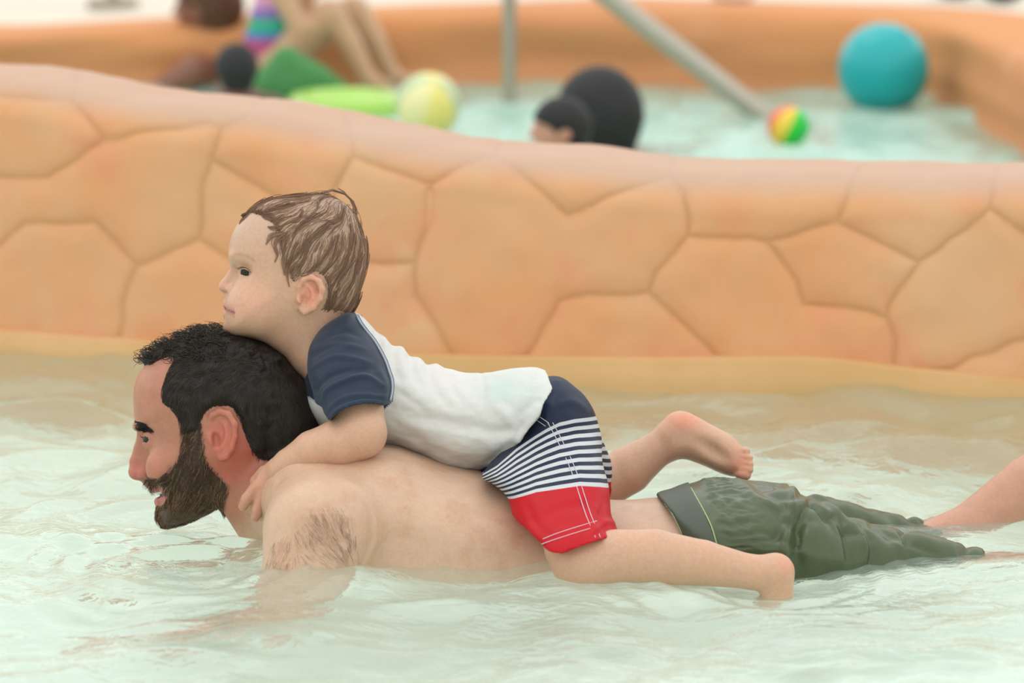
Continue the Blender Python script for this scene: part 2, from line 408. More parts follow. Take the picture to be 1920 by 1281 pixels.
def build_wall():
    px = np.concatenate([np.arange(-900, -300, 10.), np.arange(-300, 2200, 4.5), np.arange(2200, 3000, 10.)]); B = wall_curve(px); n = len(px)
    T = np.gradient(B, axis=0); T /= np.linalg.norm(T, axis=1, keepdims=True); Nn = np.stack([T[:, 1], -T[:, 0], 0 * px], 1)   # towards the pool in front
    DEP = .20
    ytop = smoothi(px, tx, ty); yb = smoothi(px, ux, uy)
    H = np.array([atY(p, q, b[1] + DEP - .03)[2] for p, q, b in zip(px, ytop, B)]) - .0125
    HB = np.array([atY(p, q, b[1] - .012)[2] for p, q, b in zip(px, yb, B)])
    rho = .062
    rows = []                                    # (back offset, height) per column
    nf = 64
    for k in range(nf):
        t = k / (nf - 1); rows.append((.002 + .018 * t + 0 * H, HB - .004 + (H - rho - HB) * t))
    for k in range(1, 24):
        a = k / 23 * math.pi / 2; rows.append((.02 + rho * (1 - math.cos(a)) + 0 * H, H - rho + rho * math.sin(a) * .93))
    for k in range(1, 15):
        t = k / 14; rows.append((.02 + rho + (DEP - .11) * t + 0 * H, H - .0045 * (1 - t) + 0 * H))
    nfront = len(rows)
    O = np.array([r[0] for r in rows]); Z = np.array([r[1] for r in rows])            # rows x cols
    P = B[None] - Nn[None] * O[:, :, None]; P[:, :, 2] = Z
    # surface normal, grooves, relief
    dU = np.gradient(P, axis=1); dV = np.gradient(P, axis=0); Ns = np.cross(dU, dV); Ns /= np.linalg.norm(Ns, axis=2, keepdims=True) + 1e-9
    X, Y = to_px(P.reshape(-1, 3)); wob = vnoise(np.stack([X, Y, 0 * X], 1), 38, 2) * 5
    gd = seg_dist(X + wob, Y + wob * .7, GROOVES).reshape(P.shape[:2])
    crest = 1 - .75 * sm(-.05, -.012, (P[:, :, 2] - H[None]))
    rel = crest * (.0034 * (1 - np.exp(-(gd / 5.5) ** 2)) + .0040 * (1 - np.exp(-(gd / 22.) ** 2))) + .0060 * (1 - crest) + .0045 * fbm(P.reshape(-1, 3), .13, 3).reshape(gd.shape)
    P2 = P + Ns * rel[:, :, None]
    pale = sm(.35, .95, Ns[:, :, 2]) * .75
    grime = np.clip(.35 * np.exp(-(gd / 5.) ** 2), 0, 1)
    # stones: flood the areas between the joints
    gx = np.arange(-960, 3060, 5.0); gy = np.arange(0, 840, 5.0)
    GX, GY = np.meshgrid(gx, gy, indexing='ij'); free = seg_dist(GX, GY, GROOVES) > 4.0
    lab = np.zeros(GX.shape, int); cur = 0
    for i in range(len(gx)):
        for j in range(len(gy)):
            if free[i, j] and lab[i, j] == 0:
                cur += 1; st_ = [(i, j)]; lab[i, j] = cur
                while st_:
                    a, b_ = st_.pop()
                    for c_, d_ in ((a + 1, b_), (a - 1, b_), (a, b_ + 1), (a, b_ - 1)):
                        if 0 <= c_ < len(gx) and 0 <= d_ < len(gy) and free[c_, d_] and lab[c_, d_] == 0: lab[c_, d_] = cur; st_.append((c_, d_))
    for _ in range(5):
        for ax_ in (0, 1):
            for sft in (1, -1):
                r = np.roll(lab, sft, ax_); lab = np.where(lab == 0, r, lab)
    R_, C_ = P.shape[:2]; idx = np.arange(R_ * C_).reshape(R_, C_)
    Q = np.stack([idx[:-1, :-1], idx[:-1, 1:], idx[1:, 1:], idx[1:, :-1]], -1).reshape(-1, 4)
    fx = (X + wob)[Q].mean(1); fy = (Y + wob * .7)[Q].mean(1)
    fl = lab[np.clip(((fx + 960) / 5).round().astype(int), 0, len(gx) - 1), np.clip((fy / 5).round().astype(int), 0, len(gy) - 1)]
    # core: back, ends and foot
    rc = [(-.016, -.40), (-.016, 0), (-.016, .9), (-.006, 1.0), (.012, 1.02), (.05, 9), (DEP - .02, 9), (DEP, 8), (DEP + .02, 7), (DEP + .02, -.40)]
    CP = []
    for o, z in rc:
        zz = {9: H - .02, 8: H - .006, 7: H - .03}.get(z, None)
        if zz is None: zz = HB * z if 0 < z <= 1.02 else z + 0 * H
        q = B - Nn * (o + 0 * H)[:, None]; q[:, 2] = zz; CP.append(q)
    # the core of the face sits behind the stones
    q = B - Nn * (.022 + 0 * H)[:, None]; q[:, 2] = H - rho; CP.insert(5, q); q = B - Nn * (.05 + 0 * H)[:, None]; q[:, 2] = H - .035; CP[6] = q
    CP = np.array(CP); r2, c2 = CP.shape[:2]; i2 = np.arange(r2 * c2).reshape(r2, c2)
    Q2 = np.stack([i2[:-1, :-1], i2[:-1, 1:], i2[1:, 1:], i2[1:, :-1]], -1).reshape(-1, 4)
    wall = mesh_obj('wall_back', CP.reshape(-1, 3), Q2, WALL_M, kind='structure')
    # footing strip as its own piece
    F4 = CP[:5].copy(); F4[1:] = F4[1:] - 0; mo = -Nn * -.004
    F4 = F4 + Nn[None] * .004; i3 = np.arange(5 * c2).reshape(5, c2)
    Q3 = np.stack([i3[:-1, :-1], i3[:-1, 1:], i3[1:, 1:], i3[1:, :-1]], -1).reshape(-1, 4)
    mesh_obj('trim_1', F4.reshape(-1, 3), Q3, BAND_M, kind='structure')
    V = P2.reshape(-1, 3)
    for l in np.unique(fl):
        q = Q[fl == l]
        if l == 0 or len(q) < 12: 
            if len(q) == 0: continue
        ids = np.unique(q); mp = np.full(len(V), -1); mp[ids] = np.arange(len(ids))
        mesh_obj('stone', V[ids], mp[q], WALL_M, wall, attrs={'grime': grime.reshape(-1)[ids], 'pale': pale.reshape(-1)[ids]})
    return B, Nn
WB, WN = build_wall()

# ================================================================== far pool, its rim and the deck
far_px = [-700, 0, 700, 1200, 1480, 1640, 1740, 1800, 1860, 1920, 2060, 2180, 2260]; far_y = [150, 160, 164, 165, 166, 170, 184, 208, 244, 290, 390, 520, 680]
far_H = [.13, .125, .18, .205, .19, .19, .19, .19, .19, .19, .19, .19, .19]
def build_far():
    px = np.concatenate([np.arange(-700, 1500, 40.), np.arange(1500, 2262, 14.)])
    B = np.array([atZ(p, q) for p, q in zip(px, smoothi(px, far_px, far_y))]); H = smoothi(px, far_px, far_H)
    T = np.gradient(B, axis=0); T /= np.linalg.norm(T, axis=1, keepdims=True); Nn = np.stack([T[:, 1], -T[:, 0], 0 * px], 1)
    rc = [(0, -.4), (0, 0)] + [(.004 + .012 * k / 6 + .004 * math.sin(k), k / 6 * .82) for k in range(1, 7)] + [(.02 + .05 * (1 - math.cos(a)), .82 + .18 * math.sin(a)) for a in (.4, .8, 1.2, 1.57)] + [(.2, 1.0), (.36, .985), (.40, .9)]
    P = []
    for o, h in rc:
        q = B - Nn * o; q[:, 2] = H * h if h >= 0 else -.4; q = q + Nn * (fbm(np.stack([px / 300., 0 * px + h * 3, 0 * px], 1), 1, 4) * .012)[:, None] * (h > 0); P.append(q)
    P = np.array(P); r, c = P.shape[:2]; i = np.arange(r * c).reshape(r, c)
    mesh_obj('wall_far', P.reshape(-1, 3), np.stack([i[:-1, :-1], i[:-1, 1:], i[1:, 1:], i[1:, :-1]], -1).reshape(-1, 4), RIM_M, kind='structure')
    # deck behind the rim
    E = B - Nn * .38; E[:, 2] = H * .96; G = []
    for t, (ddy, dz) in enumerate(((0, 0), (.5, 0), (2, 0), (9, 0), (40, 0))):
        q = E.copy(); q[:, :2] -= Nn[:, :2] * ddy * .4; q[:, 1] += ddy; q[:, 0] *= 1 + ddy * .12; q[:, 2] += dz - .002 * t; G.append(q)
    G = np.array(G); r, c = G.shape[:2]; i = np.arange(r * c).reshape(r, c)
    mesh_obj('deck_floor', G.reshape(-1, 3), np.stack([i[:-1, :-1], i[:-1, 1:], i[1:, 1:], i[1:, :-1]], -1).reshape(-1, 4), PALE, kind='structure')
build_far()
def box(name, lo, hi, mat, **kw):
    (a, b, c), (d, e, f) = lo, hi
    V = [(a, b, c), (d, b, c), (d, e, c), (a, e, c), (a, b, f), (d, b, f), (d, e, f), (a, e, f)]
    return mesh_obj(name, V, [(0, 3, 2, 1), (4, 5, 6, 7), (0, 1, 5, 4), (1, 2, 6, 5), (2, 3, 7, 6), (3, 0, 4, 7)], mat, smooth=False, **kw)
box('floor', (-7, -9, -.42), (7, 9, -.34), FLOOR_M, kind='structure')

# ================================================================== water
def water_mat(name='pool_water', milk=.14, mc='#EAF8EC'):
    m = bpy.data.materials.new(name); m.use_nodes = True; nt = m.node_tree; nt.nodes.clear()
    N = nt.nodes.new; Lk = nt.links.new
    o = N('ShaderNodeOutputMaterial'); fr = N('ShaderNodeFresnel'); fr.inputs['IOR'].default_value = 1.33
    gl = N('ShaderNodeBsdfGlass'); gl.inputs['Roughness'].default_value = 0.0; gl.inputs['IOR'].default_value = 1.33; gl.inputs['Color'].default_value = (.97, .995, .975, 1)
    df = N('ShaderNodeBsdfDiffuse'); df.inputs['Color'].default_value = (*lin(mc), 1)
    inv = N('ShaderNodeMath'); inv.operation = 'SUBTRACT'; inv.inputs[0].default_value = 1; mu = N('ShaderNodeMath'); mu.operation = 'MULTIPLY'; mu.inputs[1].default_value = milk
    mx = N('ShaderNodeMixShader')
    tcn = N('ShaderNodeTexCoord'); mp = N('ShaderNodeMapping'); mp.inputs['Scale'].default_value = (38, 60, 1)
    ns = N('ShaderNodeTexNoise'); ns.inputs['Scale'].default_value = 1; ns.inputs['Detail'].default_value = 3; ns.inputs['Distortion'].default_value = .8
    bp = N('ShaderNodeBump'); bp.inputs['Strength'].default_value = .55; bp.inputs['Distance'].default_value = .005
    Lk(tcn.outputs['Object'], mp.inputs[0]); Lk(mp.outputs[0], ns.inputs['Vector']); Lk(ns.outputs['Fac'], bp.inputs['Height'])
    for n in (fr, gl): Lk(bp.outputs[0], n.inputs['Normal'])
    Lk(fr.outputs[0], inv.inputs[1]); Lk(inv.outputs[0], mu.inputs[0]); Lk(mu.outputs[0], mx.inputs[0])
    Lk(gl.outputs[0], mx.inputs[1]); Lk(df.outputs[0], mx.inputs[2]); Lk(mx.outputs[0], o.inputs[0])
    return m
WATER = water_mat(); WATER2 = water_mat('second_pool_water', .5, '#BFEBDA')
def wave_h(X, Y):
    """surface height in metres"""
    P = np.stack([X, Y, 0 * X], -1)
    wx = X + .05 * vnoise(P, .3, 11); wy = Y + .05 * vnoise(P, .3, 12)
    Q = np.stack([wx * .75, wy, 0 * X], -1)
    h = .015 * vnoise(Q, .24, 1) + .0140 * vnoise(Q + 7, .105, 2)
    r = 1 - np.abs(vnoise(Q + 3, .085, 4)) * 2; h = h + 0.0062 * r + .0030 * vnoise(Q, .035, 5)
    calm = 1 + .35 * sm(-.1, .3, Y) - .35 * sm(.7, 1.2, Y)
    # rings off the chin, arm and foot
    for cx, cy, a, wl in ((-.42, 0, .0020, .055), (-.36, -.22, .0022, .045), (.30, -.22, .0014, .035)):
        d = np.hypot(X - cx, (Y - cy)); h = h + a * np.sin(d / wl * 6.28) * np.exp(-((d - .12) / .11) ** 2)
    return h * calm
def water(name, xs, y0, y1, ny, pw=1.0, mat=None):
    t = np.linspace(0, 1, ny); X = np.tile(xs[None], (ny, 1)); Y = y0[None] + (y1 - y0)[None] * (t ** pw)[:, None]
    Z = wave_h(X, Y); V = np.stack([X, Y, Z], -1).reshape(-1, 3); i = np.arange(V.shape[0]).reshape(ny, len(xs))
    o = mesh_obj(name, V, np.stack([i[:-1, :-1], i[:-1, 1:], i[1:, 1:], i[1:, :-1]], -1).reshape(-1, 4), mat or WATER, kind='structure', origin=(0, 0, 0)); return o
xs = axis((-3.2, -.85, .03), (-.85, .85, .0055), (.85, 3.2, .03))
yw = np.interp(xs, WB[:, 0], WB[:, 1])
water('pool_water', xs, 0 * xs - 1.6, yw + .08, 520, .95)
xs2 = axis((-3.4, -1.2, .05), (-1.2, 1.5, .014), (1.5, 3.4, .05)); yw2 = np.interp(xs2, WB[:, 0], WB[:, 1])
water('far_pool_water', xs2, yw2 + .16, 0 * xs2 + 6.2, 330, mat=WATER2)
# ================================================================== the man
man = empty('person', tuple(C0 + np.array([.05, 0, -C0[2]])),
            'bearded dark-haired man crawling through the water in dark green trunks, carrying a toddler', 'person')
def build_man():
    F = Field(axis((60, 225, 7), (225, 600, 2.6), (600, 720, 4), (720, 2190, 8)),
              axis((575, 1010, 2.6), (1010, 1100, 5), (1100, 1500, 8)),
              axis((-640, -440, 9), (-440, -150, 6.5), (-150, 140, 3.6), (140, 500, 8)))
    # trunk
    torso = [(500, 905), (530, 868), (580, 846), (650, 834), (727, 830), (780, 844), (835, 866), (900, 882), (960, 897), (1060, 920),
             (1138, 938), (1230, 934), (1310, 928), (1400, 938), (1470, 964), (1510, 1000), (1530, 1060), (1500, 1120), (1400, 1150),
             (1200, 1160), (1000, 1190), (800, 1210), (660, 1200), (580, 1140), (530, 1060), (500, 980)]
    F.inflate(torso, 135, lambda x, y: 262 - 45 * np.exp(-((x - 1120) / 190.) ** 2) - 90 * sm(700, 500, x), 0, 20, blur=6)
    # shoulder blades, trapezius, shoulders
    F.ell((700, 905, -130), (95, 45, 75), 50, rz=12, mirror=0)
    F.chain([(520, 925, -50, 62), (585, 925, -170, 70), (622, 968, -255, 88)], 45, mirror=0)
    F.chain([(606, 985, -268, 97), (594, 1060, -292, 84), (565, 1180, -330, 68), (530, 1290, -375, 54)], 30)
    F.chain([(606, 985, 268, 97), (590, 1060, 292, 80), (560, 1180, 330, 66), (505, 1310, 375, 54)], 30)
    F.ell((665, 1010, -205), (60, 70, 40), 35)                         # rear of the armpit
    # neck
    F.chain([(452, 858, 0, 86), (500, 910, 0, 92), (585, 965, 0, 112)], 22)
    F.chain([(425, 905, -62, 24), (470, 1000, -30, 20)], 22, mirror=0)   # neck muscle
    # skull and jaw
    skull = [(268, 690), (254, 716), (250.5, 742), (251, 768), (254, 790), (262, 806), (270, 822), (276, 842), (279, 868), (283, 890),
             (288, 908), (296, 922), (301, 942), (303, 962), (309, 978), (322, 985), (346, 980), (374, 968), (404, 952), (440, 935),
             (480, 915), (520, 880), (548, 840), (563, 795), (565, 755), (555, 716), (530, 678), (492, 648), (440, 632), (385, 628),
             (330, 642), (292, 664)]
    Wh = lambda x, y: 121 - 22 * sm(840, 960, y) - 10 * sm(330, 260, x)
    F.inflate(skull, 128, Wh, 0, 16, blur=2)
    F.ell((318, 862, -70), (36, 24, 24), 24, rz=-10, mirror=0)            # cheekbones
    F.ell((306, 884, -62), (24, 20, 22), 18, mirror=0)                  # smiling cheeks
    F.ell((262, 800, -32), (9, 9, 30), 10, rv=18, mirror=0)             # brow ridge
    F.ell((266, 822, -42), (14, 14, 22), 10, 'cut', mirror=0)            # eye sockets
    F.chain([(279, 812, 0, 11), (277, 845, 0, 17), (279, 882, 0, 22)], 10)
    # nose
    F.chain([(266, 812, 0, 8), (261, 840, 0, 10), (256, 866, 0, 13), (257, 884, 0, 15)], 10)
    F.ell((257, 886, 0), (15, 13, 16), 8)
    F.ell((272, 888, -17), (12, 11.5, 10), 6, rz=-15, mirror=0)
    F.chain([(277, 905, 0, 9), (284, 912, 0, 9)], 10)
    F.ell((267, 899, -17), (8, 4.5, 8), 2.5, 'cut', rz=-22, mirror=0)      # nostrils
    F.chain([(267, 878, -24, 2.6), (277, 883, -29, 3), (282, 895, -29, 3)], 4, 'cut', mirror=0)
    F.chain([(274, 868, -26, 3.5), (290, 880, -34, 3.5), (295, 893, -41, 3)], 6, 'cut', mirror=0)
    # mouth, open in a smile
    F.chain([(292, 930, 0, 6), (306, 925, -26, 5), (322, 920, -42, 2)], 4, 'cut', mirror=0)
    F.chain([(290, 917, 0, 7), (296, 915, -14, 6.5), (308, 913, -28, 5), (322, 916, -42, 3)], 5, mirror=0)
    F.chain([(297, 941, 0, 7.5), (301, 939, -14, 7), (311, 932, -28, 5), (322, 922, -42, 3)], 5, mirror=0)
    F.chain([(304, 956, 0, 9)], 10)
    F.ell((309, 972, 0), (13, 14, 26), 12)
    # lids around the eyeballs
    for sgn in (-1, 1):
        F.ell((291, 825, sgn * 45), (20.8, 20.8, 20.8), 8)
        F.ell((273, 822, sgn * 48), (17, 4.6, 20), 2, 'cut', rz=8)
    # ears
    for sgn in (-1, 1):
        z = lambda v: sgn * v
        F.ell((425, 812, z(116)), (25, 42, 8), 8, rz=-10, rv=sgn * 16)
        hel = [(404, 812, 112, 4), (401, 792, 118, 5.5), (407, 776, 122, 6), (422, 769, 125, 6.5), (439, 774, 130, 6.5), (450, 793, 132, 6.5), (450, 815, 130, 6),
               (444, 836, 126, 6), (433, 852, 120, 7), (423, 855, 116, 7)]
        F.chain([(a, b, z(c), d) for a, b, c, d in hel], 3)
        F.ell((425, 808, z(126)), (14, 26, 8), 4, 'cut', rz=-10)
        F.ell((414, 822, z(124)), (11, 15, 13), 3, 'cut', rz=-8)
        F.chain([(a, b, z(c), d) for a, b, c, d in [(421, 784, 119, 4.5), (434, 796, 122, 5), (436, 818, 122, 5.5), (427, 838, 119, 5)]], 3)
        F.chain([(401, 812, z(119), 6), (404, 828, z(119), 6)], 4)
    # arms under water
    def forearm(e, wr, sg):
        e, wr = np.array(e, float), np.array(wr, float); d = (wr - e) / np.linalg.norm(wr - e)
        side = np.cross(d, [0, 1, 0]); side /= np.linalg.norm(side); side *= sg * np.sign(side[2])
        F.chain([(*e, 54), (*(e * .65 + wr * .35), 50), (*wr, 30)], 18)
        pc = wr + d * 48
        F.chain([(*(pc - side * 22), 17), (*(pc + side * 22), 17), (*(pc + d * 24 + side * 20), 15), (*(pc + d * 24 - side * 20), 15)], 14)
        for k, (o, L) in enumerate(((-26, 58), (-9, 76), (9, 70), (25, 54))):
            b = pc + d * 34 + side * o
            F.chain([(*b, 11), (*(b + d * L * .55 + side * o * .2 + [0, 4, 0]), 9.5), (*(b + d * L + side * o * .3 + [0, 14, 0]), 8)], 4)
        b = pc - d * 22 + side * 30; F.chain([(*b, 13), (*(b + d * 28 + side * 26), 11), (*(b + d * 55 + side * 34), 9)], 6)
    forearm((530, 1290, -375), (330, 1335, -420), 1)
    forearm((505, 1310, 375), (270, 1350, 395), -1)
    # legs
    F.chain([(1430, 1020, -110, 84), (1600, 1056, -118, 52), (1790, 1078, -102, 34), (1980, 1088, -100, 44), (2170, 1096, -100, 32)], 30)
    F.chain([(1430, 1020, 110, 84), (1560, 1050, 160, 64), (1735, 1050, 214, 50), (1850, 1006, 232, 52), (1960, 916, 245, 52), (2110, 806, 258, 38)], 30)
    F.chain([(2115, 800, 260, 34), (2150, 755, 262, 30), (2165, 720, 262, 20)], 14)
    V, Q = F.mesh(2)
    Nv = normals(V, Q)
    V = V + Nv * (fbm(V, 60, 3)[:, None] * 1.2 * sm(560, 700, V[:, 0])[:, None])
    # skin colour: sun-reddened face, neck and ears, paler back
    x, y, w = V.T; n = fbm(V, 45, 5); n2 = fbm(V, 14, 9)
    body = np.array(lin('#C9A68C')); face = np.array(lin('#AC735C')); red = np.array(lin('#B4604F')); lip = np.array(lin('#B5675F'))
    c = np.tile(body, (len(V), 1))
    def lerp(c, col, m): m = np.clip(m, 0, 1)[:, None]; return c * (1 - m) + np.array(col) * m
    c = lerp(c, lin('#C09478'), 1.0 * np.clip(n - .1, 0, .5))
    hm = sm(540, 470, x + .35 * (y - 850)) * sm(1060, 960, y) * (x < 620)
    c = lerp(c, face, hm)
    c = lerp(c, lin('#B87C62'), hm * sm(-.2, .5, n) * .5)
    c = lerp(c, red, sm(380, 430, x) * sm(770, 820, y) * sm(930, 880, y) * hm * .75)                      # nape and neck
    c = lerp(c, lin('#C2705E'), np.exp(-((x - 425) / 24.) ** 2 - ((y - 812) / 40.) ** 2) * (np.abs(w) > 100) * .8)
    c = lerp(c, lin('#B9665A'), np.exp(-((x - 258) / 16.) ** 2 - ((y - 882) / 18.) ** 2) * .8)
    c = lerp(c, lin('#C47F68'), np.exp(-((x - 306) / 20.) ** 2 - ((y - 868) / 18.) ** 2) * .6)
    c = lerp(c, lin('#C08E76'), sm(1700, 1800, x))
    lm = np.maximum(np.exp(-((y - 918 + (x - 292) * .0) / 5.5) ** 2), np.exp(-((y - 941 + (x - 297) * .55) / 7.) ** 2)) * (x < 324) * (x > 284) * (y < 952)
    c = lerp(c, lip, lm * .95)
    c = lerp(c, lin('#4A2320'), (np.abs(y - 929 + (x - 300) * .3) < 4.5) * (x > 296) * (x < 322) * .9)     # inside of the mouth
    # shaved-close stubble shadow of the neck and beard roots
    bm = poly_sd(x, y, BEARD)
    c = lerp(c, lin('#6B4A38'), sm(7, -7, bm + n2 * 5) * .7)
    c *= (1 + n2 * .035)[:, None]
    o = mesh_obj('body', body2world(V), Q, SKIN, man, cols=c)
    return F
BEARD = catmull([(352, 790), (384, 792), (390, 822), (396, 862), (420, 892), (433, 910), (430, 932), (412, 958), (398, 974), (372, 978), (346, 986), (322, 990), (306, 985),
         (297, 966), (294, 950), (303, 951), (316, 940), (323, 924), (314, 909), (304, 902), (292, 904), (284, 916), (277, 905), (287, 896), (305, 897), (322, 884), (338, 866), (350, 845), (356, 820)], 4)
manF = build_man()

def pick(F, n, box, test, seed):
    """random points snapped onto the surface of F inside box where test(P) holds"""
    rs = np.random.RandomState(seed); out = []; m = 0
    while m < n:
        P = rs.rand(n * 3, 3) * (np.array(box[1]) - box[0]) + box[0]
        P = P[np.abs(F.at(P)) < 14]; P = F.snap(P); P = P[(np.abs(F.at(P)) < 1)]
        P = P[test(P)]; out.append(P); m += len(P)
        if len(P) == 0: break
    return np.concatenate(out)[:n]
def grow(F, P, flow, length, steps, lift, wave=0, rad=(.5, .15), seed=0, liftend=None, wl=9.):
    """strands over the surface of F following flow(P)->direction; lift = height over the surface"""
    rs = np.random.RandomState(seed); n = len(P)
    L = length * (.7 + .6 * rs.rand(n)); ph = rs.rand(n) * 6.28; out = [P.copy()]
    cur = P.copy()
    lift0 = lift * (.5 + rs.rand(n)); le = lift0 if liftend is None else liftend * (.3 + 1.2 * rs.rand(n))
    for k in range(steps):
        N = F.grad(cur); N /= np.linalg.norm(N, axis=1, keepdims=True) + 1e-6
        D = flow(cur); D = D - (D * N).sum(1, keepdims=True) * N; D /= np.linalg.norm(D, axis=1, keepdims=True) + 1e-6
        sd = np.cross(N, D)
        if wave: D = D + sd * (wave * np.sin(ph + (k + 1) * L / steps / wl * 6.28))[:, None]
        cur = cur + D * (L / steps)[:, None]
        t = (k + 1) / steps
        cur = F.snap(cur, 0, 1); N = F.grad(cur); N /= np.linalg.norm(N, axis=1, keepdims=True) + 1e-6
        out.append(cur + N * (lift0 * (1 - t) + le * t)[:, None])
    out[0] = out[0]
    Pn = np.stack(out, 1); r = np.linspace(rad[0], rad[1], steps + 1)[None] * (.7 + .6 * rs.rand(n, 1))
    return Pn, r
def strand_obj(name, lists, mat, parent, sides=3):
    Vs, Fs, k = [], [], 0
    for P, R in lists:
        V, Q = tubes(P, R, sides); Vs.append(V); Fs.append(Q + k); k += len(V)
    return mesh_obj(name, body2world(np.concatenate(Vs)), np.concatenate(Fs), mat, parent)
HAIR_M = simple('dark_wet_hair', lin('#252120'), .45, .22, 900, .25)
LOCK_M = simple('dark_wet_lock', lin('#342D25'), .4, .32)
BEARD_M = simple('brown_beard', lin('#4A382B'), .55, .3, 500, .4)
BEARD_L = simple('tawny_beard_hair', lin('#8A6A49'), .5, .35)
# --- head hair: a cap with wavy locks over it
HAIRLINE = catmull([(258, 676), (262, 658), (282, 640), (310, 630), (340, 616), (372, 606), (408, 604), (436, 614), (474, 627), (512, 642), (546, 668), (572, 704), (592, 752), (600, 800),
            (580, 838), (545, 862), (505, 862), (484, 852), (470, 826), (458, 788), (445, 764), (420, 760), (400, 768), (386, 790), (384, 808), (352, 812), (345, 786), (334, 768),
            (312, 750), (316, 718), (324, 694), (330, 672), (312, 674), (286, 684), (268, 688)], 4)
def build_hair():
    H = Field(axis((240, 620, 3)), axis((580, 880, 3)), axis((-160, 164, 4)))
    H.f = np.minimum(H.f, 60)
    X, Y, W = np.meshgrid(H.xs, H.ys, H.ws, indexing='ij'); P = np.stack([X, Y, W], -1).reshape(-1, 3)
    base = manF.at(P).reshape(X.shape)
    top = 5 + 3 * sm(340, 400, X) + 9 * sm(720, 640, Y) * sm(370, 440, X)
    top = top + 12 * sm(510, 560, X) * sm(700, 800, Y)
    m = poly_sd(X[:, :, 0], Y[:, :, 0], HAIRLINE)[:, :, None]
    rim = sm(0, -16, m)
    clump = fbm(P * np.array([1, 1, 1]), 16, 21, 2).reshape(X.shape)
    f = base - top * rim - clump * 4.2 * rim
    H.f = f.astype(np.float32)
    H.inflate([(470, 720), (520, 690), (568, 708), (594, 752), (603, 800), (584, 840), (545, 862), (500, 862), (470, 800)], 50, 104, 0, 12)
    H.f = np.maximum(H.f, m - 0 * X).astype(np.float32)
    V, Q = H.mesh(1)
    hair = mesh_obj('hair', body2world(V), Q, HAIR_M, man)
    def flow(P):
        x, y, w = P.T
        cx, cy = 500, 655                                   # crown
        dx, dy = x - cx, y - cy
        ang = np.stack([dx, dy, w * 1.0], 1); ang /= np.linalg.norm(ang, axis=1, keepdims=True) + 1e-6
        dn = np.stack([.15 + 0 * x, .9 + 0 * x, 0 * x], 1)
        k = sm(680, 780, y)[:, None]
        return ang * (1 - k) + dn * k + .85 * np.stack([vnoise(P, 34, 40), vnoise(P, 34, 41), vnoise(P, 34, 42)], 1)
    inside = lambda P: poly_sd(P[:, 0], P[:, 1], HAIRLINE) < -2
    P1 = pick(H, 6500, [(245, 585, -150), (610, 870, 150)], inside, 1)
    A = grow(H, P1, flow, 46, 8, .3, .32, (.62, .2), 2, 1.6, 60)
    # looser curls on top and over the forehead
    P2 = pick(H, 900, [(250, 595, -105), (430, 705, 105)], lambda P: inside(P) & (P[:, 1] < 680), 3)
    rs = np.random.RandomState(5); n = len(P2); N = H.grad(P2); N /= np.linalg.norm(N, axis=1, keepdims=True)
    t = np.linspace(0, 1, 11); ph = rs.rand(n) * 6.28; R = 5.5 + 7 * rs.rand(n); turn = (3.2 + 3 * rs.rand(n)) * np.where(rs.rand(n) < .5, 1, -1)
    fwd = np.stack([-.8 + .3 * rs.randn(n), -.15 + .3 * rs.randn(n), .5 * rs.randn(n)], 1)
    fwd = fwd - (fwd * N).sum(1, keepdims=True) * N * .7; fwd /= np.linalg.norm(fwd, axis=1, keepdims=True)
    a = turn[:, None] * t[None]
    cur = P2[:, None] + fwd[:, None] * (R[:, None] * (np.sin(a) + t * 1.3))[:, :, None] + N[:, None] * (R[:, None] * (1 - np.cos(a)) * .5 + t * 1.5)[:, :, None]
    B = (cur, np.linspace(.85, .2, 11)[None] * (.7 + .6 * rs.rand(n, 1)))
    # fringe ends that stray past the hairline
    P3 = pick(H, 900, [(245, 600, -150), (610, 870, 150)], lambda P: (np.abs(poly_sd(P[:, 0], P[:, 1], HAIRLINE) + 4) < 5), 7)
    P3 = P3[(P3[:, 1] > 764) & (P3[:, 0] > 440)]
    D = grow(manF, manF.snap(P3), flow, 11, 4, 2.0, .3, (.6, .15), 8, 1.0, 18)
    strand_obj('hair_lock', [A, B, D], LOCK_M, hair)['kind'] = 'stuff'
build_hair()
